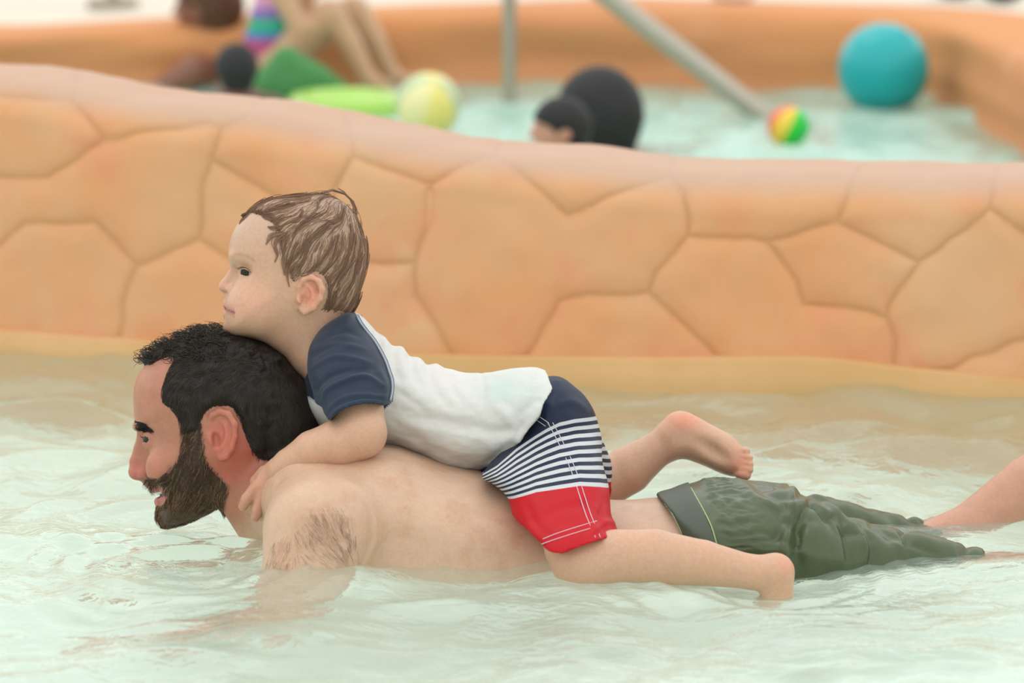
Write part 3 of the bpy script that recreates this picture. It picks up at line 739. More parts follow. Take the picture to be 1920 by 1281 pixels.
def build_beard():
    H = Field(axis((275, 450, 2.6)), axis((780, 1005, 2.6)), axis((-135, 136, 3.4)))
    X, Y, W = np.meshgrid(H.xs, H.ys, H.ws, indexing='ij'); P = np.stack([X, Y, W], -1).reshape(-1, 3)
    m = poly_sd(X[:, :, 0], Y[:, :, 0], BEARD)[:, :, None]; rim = sm(2, -14, m)
    m = np.minimum(m, poly_sd(X[:, :, 0], Y[:, :, 0], [(285, 955), (330, 960), (400, 950), (430, 930), (420, 960), (400, 985), (330, 1010), (290, 1000)])[:, :, None])
    f = manF.at(P).reshape(X.shape) - rim * (1.5 + 5 * sm(940, 975, Y)) - fbm(P, 9, 31, 2).reshape(X.shape) * 1.6 * rim
    H.f = np.maximum(f, m).astype(np.float32)
    V, Q = H.mesh(1)
    beard = mesh_obj('beard', body2world(V), Q, BEARD_M, man)
    def flow(P):
        x, y, w = P.T
        return np.stack([-.25 + .1 * x * 0 - .5 * sm(930, 880, y) * (x < 330), .9 + 0 * x, 0 * x], 1) + .35 * np.stack([vnoise(P, 18, 50), vnoise(P, 18, 51), vnoise(P, 18, 52)], 1)
    bd = lambda P: poly_sd(P[:, 0], P[:, 1], BEARD) < 3
    P1 = pick(manF, 5200, [(275, 785, -130), (440, 1000, 130)], bd, 11)
    A = grow(manF, P1, flow, 17, 4, 2, .25, (.5, .14), 12, 4.5, 16)
    L = P1[:, 0] > 0
    k = (np.random.RandomState(3).rand(len(P1)) < .30 * sm(880, 930, P1[:, 1]) + .1)
    strand_obj('beard_hair', [(A[0][~k], A[1][~k])], BEARD_M, beard)['kind'] = 'stuff'
    strand_obj('beard_hair', [(A[0][k] * 1.0, A[1][k])], BEARD_L, beard)['kind'] = 'stuff'
build_beard()
# --- brows, lashes, arm and shoulder hair
def patch(name, F, poly, n, flow, length, rad, parent, mat, seed, wr, lift=1.2, le=2.):
    poly = np.array(poly, float); lo, hi = poly.min(0), poly.max(0)
    P = pick(F, n, [(lo[0], lo[1], wr[0]), (hi[0], hi[1], wr[1])], lambda P: poly_sd(P[:, 0], P[:, 1], poly) < 0, seed)
    if len(P) == 0: return
    A = grow(F, P, flow, length, 4, lift, .3, rad, seed + 1, le, 14)
    strand_obj(name, [A], mat, parent)['kind'] = 'stuff'
cf = lambda v: (lambda P: np.tile(np.array(v, float), (len(P), 1)) + .3 * np.stack([vnoise(P, 12, 60), vnoise(P, 12, 61), vnoise(P, 12, 62)], 1))
brow_poly = [(256, 790), (264, 790), (276, 795), (292, 803), (290, 807), (274, 806), (264, 805), (257, 800)]
for wr in ((-75, -8), (8, 75)):
    patch('eyebrow', manF, brow_poly, 420, cf((.8, .25, 0)), 9, (.5, .15), man, HAIR_M, 71, wr)
def mflow(P): return np.stack([.35 + 0 * P[:, 0], .8 + 0 * P[:, 0], 0 * P[:, 0]], 1) + .9 * np.stack([vnoise(P, 40, 64), vnoise(P, 40, 65), 0 * P[:, 0]], 1)
patch('shoulder_hair', manF, [(640, 930), (672, 950), (684, 1000), (686, 1040), (640, 1050), (560, 1060), (520, 1040), (530, 1000), (580, 975), (600, 940)], 520, mflow, 20, (.14, .07), man, simple('body_hair', lin('#867060'), .5, .3), 81, (-420, -150), .4, 3)
patch('shoulder_hair', manF, [(600, 940), (660, 935), (684, 1000), (660, 1030), (590, 1020)], 140, mflow, 22, (.17, .07), man, bpy.data.materials['body_hair'], 83, (-420, -150), .4, 4)
# --- eyes and teeth
EYE_W = simple('eye_white', (.50, .46, .43), .2, .5); IRIS = simple('dark_iris', (.02, .013, .01), .3, .3); TEETH = simple('tooth_enamel', (.80, .78, .72), .25, .5)
def uv_ball(c, r, look, parent, iris_r, iris_mat, name='eye'):
    """eyeball with a coloured iris facing look; faces split by angle"""
    look = np.array(look, float); look /= np.linalg.norm(look)
    a = np.cross(look, [0, 1, 0]); a /= np.linalg.norm(a); b = np.cross(look, a)
    V, Fq, nr, ns = [], [], 16, 24
    for i in range(nr + 1):
        th = math.pi * i / nr
        rr = r * (1.03 if th < math.asin(min(iris_r / r, 1)) else 1)
        for j in range(ns):
            p = 2 * math.pi * j / ns
            V.append(np.array(c) + rr * (math.cos(th) * look + math.sin(th) * (math.cos(p) * a + math.sin(p) * b)))
    for i in range(nr):
        for j in range(ns): Fq.append((i * ns + j, i * ns + (j + 1) % ns, (i + 1) * ns + (j + 1) % ns, (i + 1) * ns + j))
    o = mesh_obj(name, body2world(np.array(V)), Fq, [EYE_W, iris_mat], parent)
    k = max(1, int(round(math.asin(min(iris_r / r, 1)) / math.pi * nr)))
    for i, p in enumerate(o.data.polygons): p.material_index = 1 if i < k * ns else 0
    return o
for sgn in (-1, 1):
    uv_ball((291, 825, sgn * 46), 19.0, (-.8, 0, sgn * .6), man, 9.5, IRIS)
def bar_chain(name, pts, mat, parent, sides=8):
    P = np.array(pts, float); V, Q = tubes(P[None, :, :3], P[None, :, 3], sides)
    V = list(V); n = len(P); Fq = [tuple(q) for q in Q]
    Fq.append(tuple(range(sides))[::-1]); Fq.append(tuple(range((n - 1) * sides, n * sides)))
    return mesh_obj(name, body2world(np.array(V)), Fq, mat, parent)
bar_chain('teeth', [(312, 921, -24, 3.5), (302, 922, -15, 4.5), (297, 923, -6, 5), (297, 923, 6, 5), (302, 922, 15, 4.5), (312, 921, 24, 3.5)], TEETH, man)

for sgn in (-1, 1):
    L = []
    for t in np.linspace(0, 1, 26):
        c = np.array([271.5 + 18 * t ** 1.5, 819.5 + 3.5 * t, sgn * (32 + 31 * t ** .8)])
        L.append([c, c + [-3.5 + 2 * t, -1.0 + 1.5 * t, sgn * 1.5], c + [-6 + 3 * t, -3.5 + 3 * t, sgn * 2.5 * (1 + t)]])
    strand_obj('eyelash', [(np.array(L), np.tile([.6, .4, .15], (26, 1)))], HAIR_M, man)
# ================================================================== the toddler
baby = empty('person', tuple(C0 + np.array([-.06, 0, -.0])),
             'toddler in navy and white swim shirt lying on the bearded man, chin on his hair', 'person')
def front(F, x, y, side=-1, lo=None):
    """w of the first surface met at (x, y) coming from the near (-1) or far (+1) side"""
    ws = np.linspace(F.ws[0], F.ws[-1], 400)
    if side > 0: ws = ws[::-1]
    f = F.at(np.stack([np.full(400, x), np.full(400, y), ws], 1))
    k = np.argmax(f < 0)
    if f[k] >= 0: return None
    if k == 0: return ws[0]
    t = f[k - 1] / (f[k - 1] - f[k]); return ws[k - 1] + t * (ws[k] - ws[k - 1])
def surf_line(F, pts, side=-1, r=1.2, off=.3, n=6):
    P = catmull(pts, n, False); out = []
    for x, y in P:
        w = front(F, x, y, side)
        if w is not None: out.append((x, y, w + side * off, r))
    return out
def keep(F, poly):
    F.f = np.maximum(F.f, poly_sd(*np.meshgrid(F.xs, F.ys, indexing='ij'), poly)[:, :, None]).astype(np.float32)
def fold(V, N, pts, amp, wd, wr=(-999, 999), n=4):
    """raised crease along a side-view polyline"""
    P = catmull(pts, n, False); d2 = np.full(len(V), 1e9); tt = np.zeros(len(V)); m = len(P) - 1
    for i in range(m):
        a, b = P[i], P[i + 1]; e = b - a
        t = np.clip(((V[:, 0] - a[0]) * e[0] + (V[:, 1] - a[1]) * e[1]) / (e @ e + 1e-9), 0, 1)
        q = (V[:, 0] - a[0] - t * e[0]) ** 2 + (V[:, 1] - a[1] - t * e[1]) ** 2
        u = q < d2; d2 = np.where(u, q, d2); tt = np.where(u, (i + t) / m, tt)
    amp = amp * 1.5
    k = np.exp(-d2 / wd ** 2) * np.sin(np.clip(tt, .03, .97) * math.pi) ** .5 * (V[:, 2] > wr[0]) * (V[:, 2] < wr[1])
    return V + N * (amp * k)[:, None]
yaw0 = lambda x, y: -.20 * np.clip(565 - x, 0, 200) + 0 * y
def build_baby():
    F = Field(axis((398, 740, 2.6), (740, 1384, 5), (1384, 1432, 2.4), (1432, 1480, 5)), axis((345, 660, 2.6), (660, 842, 4.5), (842, 914, 2.6), (914, 1240, 4.8)), axis((-430, -140, 4.5), (-140, 130, 3.2), (130, 330, 5.5)))
    head = [(456, 410), (440, 434), (432, 460), (431, 484), (436, 503), (440, 518), (437, 533), (431, 548), (426, 565), (426, 582), (425, 600), (424, 612),
            (429, 625), (446, 634), (472, 636), (500, 644), (540, 656), (600, 640), (645, 600), (666, 570), (678, 533), (686, 490), (684, 455), (674, 426), (660, 398),
            (636, 376), (604, 366), (560, 367), (512, 374), (480, 388)]
    F.inflate(head, 100, lambda x, y: 108 - 14 * sm(470, 620, y) * sm(480, 560, x) - 8 * sm(520, 440, x), yaw0, 14, blur=2)
    cw = lambda x: -.20 * (565 - x)
    F.ell((484, 578, cw(484) - 55), (46, 40, 34), 26); F.ell((484, 578, cw(484) + 55), (46, 40, 34), 26)      # cheeks
    F.ell((444, 481, cw(444) - 28), (9, 8, 24), 10); F.ell((444, 481, cw(444) + 28), (9, 8, 24), 10)
    F.ell((437, 511, cw(437) - 30), (17, 13, 20), 10, 'cut', rv=15); F.ell((428, 511, cw(440) + 30), (12, 11, 18), 10, 'cut', rv=20)
    n0 = cw(430)
    F.chain([(441, 505, cw(441), 8), (434, 522, n0 - 1, 9), (426, 533, n0 - 3, 10.5), (423, 538, n0 - 4, 11)], 10)
    F.ell((435, 543, n0 - 15), (9.5, 8.5, 8), 5); F.ell((431, 543, n0 + 8), (9, 8, 8), 5)
    F.ell((427, 549.5, n0 - 12), (6.5, 3.6, 5.5), 2, 'cut', rz=-15)
    F.chain([(443, 533, n0 - 25, 3), (448, 545, n0 - 26, 4), (443, 554, n0 - 22, 3)], 3, 'cut')
    F.chain([(431, 556, n0 - 2, 8)], 8)
    F.chain([(428, 571, n0 - 2, 7.5), (433, 574, n0 - 12, 6), (445, 583, n0 - 27, 3.5)], 6); F.chain([(428, 571, n0 - 2, 7.5), (430, 576, n0 + 10, 5.5), (438, 584, n0 + 20, 3)], 6)
    F.chain([(429, 589, n0 - 2, 8), (434, 590, n0 - 12, 7), (444, 589, n0 - 25, 3.5)], 6); F.chain([(429, 589, n0 - 2, 8), (433, 590, n0 + 9, 6), (440, 588, n0 + 18, 3)], 6)
    F.chain([(420, 580, n0 - 2, 2.2), (430, 581, n0 - 14, 2.4), (446, 588, n0 - 30, 2.4)], 2.5, 'cut')
    F.chain([(420, 580, n0 - 2, 2.2), (428, 581, n0 + 12, 2.2), (440, 587, n0 + 22, 2)], 2.5, 'cut')
    F.ell((436, 616, n0), (14, 13, 20), 12)
    F.ell((455, 509, -90), (22, 12, 17), 14, 'cut', rv=-20)
    for c in ((471, 512, -63), (453, 509, 10)):
        F.ell(c, (18.6, 18.6, 18.6), 5)
        F.ell((c[0] - 8, c[1] + .5, c[2] - 15), (15, 4.6, 13), 1.5, 'cut', rz=14, rv=-30)
    # ears
    for sgn in (-1, 1):
        z = lambda v: sgn * v
        F.ell((584, 556, z(101)), (21, 33, 7), 7, rz=8, rv=sgn * 16)
        hel = [(566, 566, 98, 4), (566, 540, 104, 4.5), (575, 526, 108, 5), (590, 521, 112, 5.5), (604, 529, 116, 5.5), (610, 544, 117, 5.5), (606, 562, 113, 5.5), (593, 578, 106, 6.5), (577, 586, 101, 6.5), (569, 580, 98, 5)]
        F.chain([(a, b, z(c), d) for a, b, c, d in hel], 3)
        F.ell((586, 552, z(112)), (12, 19, 8), 4, 'cut', rz=12)
        F.ell((576, 562, z(110)), (9, 11, 12), 3, 'cut')
        F.chain([(a, b, z(c), d) for a, b, c, d in [(580, 534, 106, 4), (592, 545, 108, 4.2), (593, 560, 108, 4.5), (585, 572, 105, 4)]], 3)
        F.chain([(565, 562, z(105), 5), (567, 567, z(105), 4.5)], 4)
    # neck and trunk
    F.chain([(560, 585, 0, 74), (600, 650, 0, 66), (650, 700, 0, 64)], 26)
    F.chain([(650, 705, -22, 62), (740, 744, -26, 68), (860, 786, -28, 70), (960, 792, -26, 62), (1010, 798, -22, 48)], 30, mirror=0)
    # arms
    F.chain([(650, 672, -78, 48), (672, 740, -135, 50), (684, 806, -182, 46)], 18, mirror=0)
    F.chain([(684, 810, -184, 45), (640, 828, -182, 44), (596, 842, -174, 39), (552, 866, -160, 30), (538, 876, -154, 28)], 12, mirror=0)
    F.ell((516, 898, -142), (27, 37, 17), 14, rz=20, mirror=0)
    F.chain([(492, 905, -142, 12), (472, 930, -134, 11), (464, 944, -122, 9.5)], 4, mirror=0)
    F.chain([(503, 922, -142, 12), (493, 948, -136, 11), (487, 964, -126, 9.5)], 4, mirror=0)
    F.chain([(519, 928, -142, 12), (517, 954, -138, 10.5), (514, 968, -128, 9)], 4, mirror=0)
    F.chain([(535, 924, -142, 11), (537, 945, -138, 9.5), (536, 958, -130, 8.5)], 4, mirror=0)
    F.chain([(504, 880, -132, 12), (488, 898, -118, 11), (484, 914, -104, 9)], 5, mirror=0)
    F.chain([(556, 905, -196, 2), (546, 899, -180, 2.5), (538, 894, -172, 2)], 5, 'cut')
    # near leg
    F.chain([(1040, 845, -30, 58), (1064, 935, -190, 56), (1076, 1008, -306, 58), (1086, 1034, -332, 53)], 22)
    F.chain([(1086, 1034, -334, 53), (1150, 1026, -338, 49), (1215, 1026, -342, 50), (1300, 1036, -345, 41), (1392, 1053, -348, 30)], 14)
    F.chain([(1392, 1053, -348, 29), (1430, 1052, -348, 32)], 12); F.chain([(1430, 1052, -348, 32), (1434, 1105, -338, 29), (1424, 1150, -290, 25)], 12)
    for i, (dw, l, r) in enumerate(((-22, 34, 10), (-6, 32, 8), (6, 30, 8), (17, 27, 7.5), (27, 23, 7))):
        F.chain([(1422 + dw * .5, 1152, -288, r), (1416 + dw * .55, 1152 + l * .5, -288 + l * .8, r * .9)], 3)
    # far leg with the sole turned up
    F.chain([(1045, 840, 60, 66), (1080, 890, 160, 70), (1120, 925, 205, 50)], 22)
    F.chain([(1122, 922, 205, 50), (1185, 888, 200, 46), (1240, 848, 192, 34), (1262, 826, 190, 31)], 14)
    F.inflate([(1238, 815), (1251, 793), (1264, 779), (1284, 773), (1305, 779), (1345, 801), (1381, 820), (1402, 842), (1410, 868), (1406, 896), (1388, 901), (1363, 895),
               (1327, 879), (1291, 867), (1265, 870), (1245, 850)], 34, 40, 190, 10)
    F.ell((1346, 850, 136), (40, 15, 22), 14, 'cut', rz=38)
    for i, (tx, ty, tw, r) in enumerate(((1406, 851, 176, 7.5), (1411, 864, 170, 7.5), (1412, 876, 166, 7.5), (1411, 887, 163, 8), (1404, 897, 165, 10.5))):
        F.chain([(tx - 10, ty - 3, tw + 2, r * .9), (tx + 5, ty, tw - 2, r)], 1.5)
    V, Q = F.mesh(2)
    x, y, w = V.T; n = fbm(V, 40, 5); n2 = fbm(V, 12, 9)
    c = np.tile(np.array(lin('#C79D82')), (len(V), 1))
    def lerp(c, col, m): m = np.clip(m, 0, 1)[:, None]; return c * (1 - m) + np.array(col) * m
    c = lerp(c, lin('#BF9C84'), sm(480, 440, y) * (x < 560))
    c = lerp(c, lin('#D69A84'), np.exp(-((x - 485) / 34.) ** 2 - ((y - 570) / 28.) ** 2) * .55)
    c = lerp(c, lin('#D4836B'), np.exp(-((x - 588) / 20.) ** 2 - ((y - 552) / 30.) ** 2) * (np.abs(w) > 96) * .75)
    c = lerp(c, lin('#D79C88'), np.exp(-((x - 424) / 12.) ** 2 - ((y - 540) / 11.) ** 2) * .5)
    lm = np.exp(-((y - 580 - (x - 428) * .42) / 8.) ** 2) * (x < 447) * (y > 566) * (y < 599)
    c = lerp(c, lin('#B8706A'), lm * .9)
    c = lerp(c, lin('#6A3030'), np.exp(-((y - 580.5 - (x - 428) * .35) / 1.8) ** 2) * (x < 448) * (x > 424) * .8)
    c = lerp(c, lin('#C98B74'), sm(560, 500, x) * sm(850, 900, y) * .6)
    c = lerp(c, lin('#D4886C'), np.exp(-((x - 1290) / 34.) ** 2 - ((y - 792) / 20.) ** 2) * .75 + np.exp(-((x - 1400) / 22.) ** 2 - ((y - 880) / 34.) ** 2) * .7)
    c = lerp(c, lin('#D8917A'), np.exp(-((x - 1448) / 14.) ** 2 - ((y - 1038) / 16.) ** 2) * .6)
    c = lerp(c, lin('#9C7A62'), sm(4, -5, poly_sd(x, y, BABY_HAIR) + n2 * 4 + 4) * .75)
    c = lerp(c, lin('#A98267'), .55 * np.exp(-((y - (479 + np.clip(x - 452, 0, 99) ** 2 * .012)) / 3.0) ** 2) * sm(441, 448, x) * sm(492, 482, x) * (w < -20))
    c *= (1 + n2 * .02)[:, None]
    mesh_obj('body', body2world(V), Q, SKIN, baby, cols=c)
    return F
BABY_HAIR = catmull([(455, 408), (470, 388), (508, 369), (546, 363), (588, 360), (612, 357), (640, 366), (668, 395), (682, 432), (692, 468), (690, 500), (684, 534), (672, 566), (660, 588),
             (630, 584), (606, 583), (614, 566), (618, 544), (612, 524), (594, 512), (570, 520), (556, 530), (550, 520), (540, 500), (532, 474), (530, 446), (518, 424), (500, 410), (478, 402)], 4)
babyF = build_baby()
BHAIR = simple('damp_brown_baby_hair', lin('#A88B75'), .5, .22, 300, .15)
BHAIR_S = simple('fine_baby_hair', lin('#8A6A54'), .45, .3)
BHAIR_D = simple('dark_damp_baby_lock', lin('#80614D'), .42, .3)
def build_baby_hair():
    H = Field(axis((440, 705, 3)), axis((345, 600, 3)), axis((-140, 142, 3.5)))
    X, Y, W = np.meshgrid(H.xs, H.ys, H.ws, indexing='ij'); P = np.stack([X, Y, W], -1).reshape(-1, 3)
    m = poly_sd(X[:, :, 0], Y[:, :, 0], BABY_HAIR)[:, :, None]; rim = sm(2, -22, m)
    Pr = P.copy(); ang = np.arctan2(P[:, 1] - 420, P[:, 0] - 640)
    cl = fbm(np.stack([ang * 60, P[:, 2] * .5, (P[:, 0] + P[:, 1]) * .12], 1), 9, 25, 2).reshape(X.shape)
    f = babyF.at(P).reshape(X.shape) - rim * 3.4 - cl * rim * 2.0
    H.f = np.maximum(f, m + 1.5).astype(np.float32)
    V, Q = H.mesh(1)
    hair = mesh_obj('hair', body2world(V), Q, BHAIR, baby)
    def flow(P):
        x, y, w = P.T
        d = np.stack([x - 652, (y - 392) * 1.0, w * 1.0], 1); d /= np.linalg.norm(d, axis=1, keepdims=True) + 1e-6
        dn = np.stack([-.25 + 0 * x, 1 + 0 * x, 0 * x], 1); k = (sm(410, 470, y) * sm(680, 600, x * 0 + 640))[:, None]
        return d + dn * k * 1.1 + .55 * np.stack([vnoise(P, 30, 90), vnoise(P, 30, 91), vnoise(P, 30, 92)], 1)
    ins = lambda P: poly_sd(P[:, 0], P[:, 1], BABY_HAIR) < -3
    P1 = pick(H, 1700, [(440, 345, -135), (705, 600, 135)], ins, 31)
    A = grow(H, P1, flow, 52, 8, .2, .12, (.5, .15), 32, .6, 60)
    # clumped wet locks: several strands share one path
    P2 = pick(H, 64, [(470, 350, -135), (700, 590, -20)], lambda P: ins(P), 33)
    P2 = np.concatenate([P2, pick(H, 50, [(470, 350, -20), (700, 590, 135)], ins, 34)])
    rs = np.random.RandomState(8); L = []
    G = grow(H, P2, flow, 85, 14, .3, .22, (1.1, .3), 35, .8, 110)
    for k in range(9):
        off = rs.randn(len(P2), 1, 3) * 2.6; fade = np.linspace(1.3, .15, 15)[None, :, None]
        L.append((G[0] + off * fade * np.array([1, 1, .5]), G[1] * .55))
    strand_obj('hair_strand', [A], BHAIR_S, hair)['kind'] = 'stuff'
    # hand-placed locks of the forehead, temple and nape
    paths = [[(655, 402), (630, 398), (600, 400), (575, 408), (560, 424), (545, 420), (528, 408), (518, 398), (516, 388), (520, 384)],
             [(640, 402), (624, 404), (612, 418), (590, 432), (566, 420), (548, 410), (532, 402)],
             [(625, 405), (596, 390), (560, 378), (535, 372), (520, 375)],
             [(540, 412), (520, 412), (505, 413), (496, 408)], [(535, 428), (520, 431), (508, 428)],
             [(624, 404), (622, 440), (612, 470), (598, 498), (584, 516), (570, 520)], [(608, 432), (606, 456), (596, 480), (588, 504)],
             [(585, 440), (566, 470), (552, 492), (546, 520), (549, 540)], [(560, 452), (548, 470), (540, 495), (541, 518)], [(548, 440), (528, 448), (520, 462), (527, 480), (522, 494)],
             [(536, 440), (516, 446), (506, 462)], [(650, 410), (640, 440), (628, 470), (626, 505), (622, 530), (624, 556), (612, 575)],
             [(668, 430), (655, 470), (648, 510), (640, 545), (628, 568), (606, 582)], [(676, 470), (668, 510), (656, 548), (640, 574), (622, 580)],
             [(600, 452), (580, 480), (566, 506), (560, 520)], [(576, 446), (560, 470), (556, 500), (552, 524)], [(640, 412), (618, 426), (606, 446), (604, 470)],
             [(664, 440), (640, 466), (620, 500), (618, 520)], [(470, 402), (456, 414), (452, 422)], [(600, 366), (560, 366), (520, 372), (486, 386), (462, 404)],
             [(610, 372), (570, 380), (530, 386), (500, 392)], [(654, 420), (634, 450), (614, 480), (600, 506)]]
    L2 = []
    for q in paths:
        C1 = catmull(q, 5, False); t = np.linspace(0, 1, 18); s = np.linspace(0, len(C1) - 1, 18)
        C1 = np.stack([np.interp(s, np.arange(len(C1)), C1[:, j]) for j in (0, 1)], 1)
        for k in range(9):
            o = rs.randn(2) * 2.4 * (1.2 if k else 0)
            pts = []
            for i, (x, y) in enumerate(C1):
                f_ = math.sin(min(1, .15 + t[i]) * math.pi) * .7 + .25
                xx, yy = x + o[0] * f_, y + o[1] * f_
                w = front(babyF, xx, yy, -1)
                if w is None or w > -2: w = -2 if not pts else pts[-1][2] * .6
                pts.append((xx, yy, w - 3.2 * (1 - .5 * t[i])))
            L2.append(pts)
    L2 = np.array(L2); R2 = np.tile(np.interp(np.linspace(0, 1, 18), [0, .5, 1], [.6, .75, .2]), (len(L2), 1))
    strand_obj('wet_lock', L + [(L2, R2)], BHAIR_D, hair)['kind'] = 'stuff'
    tuft = []
    for k in range(10):
        o = rs.randn(3) * 1.5
        tuft.append([np.array(q) + o * [1, 1, 3] for q in ((600, 363, -6), (622, 357, -6), (645, 364, -6), (660, 378, -6), (667, 395, -6), (668, 402, -6))])
    for k in range(4):
        o = rs.randn(3) * .8
        tuft.append([np.array(q) + o for q in ((634, 353, -8), (646, 360, -8), (656, 372, -8), (662, 386, -8), (664, 396, -8), (663, 404, -8))])
    strand_obj('stray_lock', [(np.array(tuft), np.tile([.4, .7, .8, .7, .6, .4], (14, 1)))], BHAIR_D, hair)['kind'] = 'stuff'
build_baby_hair()
BIRIS = simple('grey_brown_iris', (.022, .017, .014), .4, .25)
for c, lk in (((471, 512, -63), (-.46, .0, -.89)), ((453, 509, 10), (-.9, .02, -.4))): uv_ball(c, 16.8, lk, baby, 10.0, BIRIS)
L = []
for t in np.linspace(0, 1, 22):
    c = np.array([453 + 24 * t, 507 - 5.5 * math.sin(t * 2.6) + 9 * t ** 2, front(babyF, 453 + 24 * t, 504 + 9 * t ** 2) - .5])
    L.append([c, c + [-3 + 2 * t, -1.5, -3], c + [-6 + 5 * t, -2.5 + 2 * t, -7]])
strand_obj('eyelash', [(np.array(L), np.tile([.55, .4, .12], (len(L), 1)))], BHAIR_D, baby)
L = []
for t in np.linspace(0, 1, 10):
    c = np.array([437 - 1 * t, 503.5 + 1.5 * t, -16 + 18 * t]); L.append([c, c + [-3, -.8, 0], c + [-7, -1, 1]])
strand_obj('eyelash', [(np.array(L), np.tile([.55, .4, .12], (len(L), 1)))], BHAIR_D, baby)

# ---------------------------------------------------------------- swim shirt
def fabric(name, rough=.6, sheen=.1):
    m = simple(name, (1, 1, 1), rough, .3, 900, .04, .12, attr=True, sheen=sheen); return m
CLOTH = fabric('stretch_fabric')
NAVY, WHITE = np.array(lin('#1A283B')), np.array(lin('#CFCCC6'))
THREAD_G = simple('grey_thread', lin('#9FA6AE'), .6); THREAD_W = simple('pale_thread', lin('#C9C0C4'), .6)
def build_shirt():
    F = Field(axis((560, 1075, 3)), axis((575, 905, 3)), axis((-175, 178, 5)))
    tor = [(640, 590), (672, 588), (713, 629), (735, 641), (763, 658), (796, 676), (835, 690), (871, 698), (914, 697), (968, 690), (1010, 690), (1070, 720), (1075, 800), (1010, 860), (950, 880), (903, 884),
           (860, 884), (835, 877), (781, 853), (727, 835), (680, 832), (620, 815), (586, 792), (566, 760), (570, 711), (582, 645), (602, 617)]
    F.inflate(tor, 84, lambda x, y: 118 + 0 * x, 0, 8, blur=2)
    F.chain([(650, 690, -80, 55), (655, 720, -85, 50)], 20, mirror=0)
    HEM = [(1018, 686), (1027, 705), (1036, 726), (1019, 757), (1011, 779), (982, 819), (950, 851), (932, 867), (902, 887)]
    keep(F, [(500, 500), (1010, 500), (1016, 680)] + HEM + [(890, 960), (500, 960)])
    F.chain([(556, 590, 0, 66), (590, 630, 0, 60)], 2, 'cut')
    V, Q = F.mesh(1); N = normals(V, Q)
    x, y, w = V.T
    topf = np.clip((N[:, 1] * -1), 0, 1) ** 1
    V = V + N * (2.6 * np.sin((x - y * .2) / 30 * 6.28) * sm(700, 725, x) * sm(860, 800, x) * sm(40, 0, y - np.interp(x, [713, 763, 835, 914], [628, 657, 689, 696])))[:, None]
    V = V + N * (fbm(V * [1, 1.6, 1], 46, 77, 3) * 2.6 * (x > 700))[:, None]
    for pts, a, wd in (([(742, 762), (800, 783), (870, 797), (940, 808), (975, 800)], 5, 13), ([(750, 800), (820, 845), (880, 868), (925, 868)], 3, 12), ([(737, 640), (745, 690), (757, 720)], 3.2, 9),
                       ([(765, 660), (782, 705), (800, 735)], 3, 9), ([(796, 678), (812, 720), (850, 765)], 2.6, 9), ([(836, 690), (852, 730), (872, 760)], 2, 8), ([(904, 700), (908, 730), (903, 760)], 2.5, 6),
                       ([(960, 800), (985, 770), (1012, 740)], 4, 12), ([(955, 845), (968, 815), (990, 780)], 3, 7), ([(905, 872), (930, 855), (950, 835)], 2.5, 8), ([(930, 760), (960, 790), (965, 830)], -4, 10),
                       ([(742, 730), (770, 745), (800, 765)], 2.6, 8), ([(1018, 690), (1000, 720), (1010, 760)], 2.5, 9)):
        V = fold(V, N, pts, a, wd)
    x, y, w = V.T; c = np.tile(WHITE, (len(V), 1))
    rag = np.array([(660, 580), (676, 597), (691, 621), (717, 657), (735, 697), (741, 722), (739, 752), (715, 775), (640, 800), (612, 762), (600, 754), (584, 744), (560, 740), (540, 640), (600, 560)])
    c = np.where((poly_sd(x, y, rag) < 0)[:, None], NAVY, c)
    wet = np.exp(-((x - 945) / 42.) ** 2 - ((y - 728) / 34.) ** 2) + .5 * np.exp(-((x - 1005) / 22.) ** 2 - ((y - 740) / 34.) ** 2)
    c = c * (1 - .5 * np.clip(wet, 0, 1)[:, None] * (1 - np.array([.62, .93, .90])))
    shirt = mesh_obj('swim_shirt', body2world(V), Q, CLOTH, baby, cols=c)
    # sleeves
    G = Field(axis((560, 760, 2.6)), axis((575, 830, 2.6)), axis((-270, 274, 4.4)))
    pol = [(664, 588), (691, 621), (717, 657), (735, 697), (741, 722), (738, 752), (734, 800), (632, 818), (606, 770), (592, 730), (582, 690), (585, 650), (604, 618), (634, 596)]
    for sg in (-1, 1):
        G.inflate(pol, 62, lambda x, y: 78 + 0 * x, lambda x, y, sg=sg: sg * (62 + .72 * np.clip(y - 620, 0, 200)), 10)
    keep(G, [(540, 540), (760, 540), (752, 746), (739, 752), (725, 757), (708, 754), (691, 754), (672, 757), (655, 763), (640, 772), (627, 785), (612, 762), (596, 752), (560, 745)])
    G.chain([(660, 705, -110, 46), (684, 806, -182, 50)], 2, 'cut', mirror=0)
    G.f[:, :, :] = G.f
    V, Q = G.mesh(1); N = normals(V, Q)
    for pts, a, wd in (([(600, 655), (640, 645), (690, 655)], -2.4, 5), ([(592, 690), (640, 668), (700, 680)], -3, 5), ([(600, 730), (640, 700), (704, 690)], 4, 6), ([(610, 748), (634, 722), (690, 704), (722, 722)], -4.5, 4.5), ([(588, 672), (620, 650), (660, 640)], 3, 6), ([(616, 634), (650, 622), (682, 632)], 2.5, 5), ([(604, 740), (630, 712), (680, 694)], -2, 4),
                       ([(620, 770), (650, 745), (690, 738), (728, 742)], -2.6, 4), ([(596, 705), (606, 740), (618, 765)], 3, 7), ([(715, 690), (728, 720), (726, 750)], -2.5, 6)):
        V = fold(V, N, pts, a, wd)
    V = V + N * (fbm(V, 30, 15, 2) * .7)[:, None]
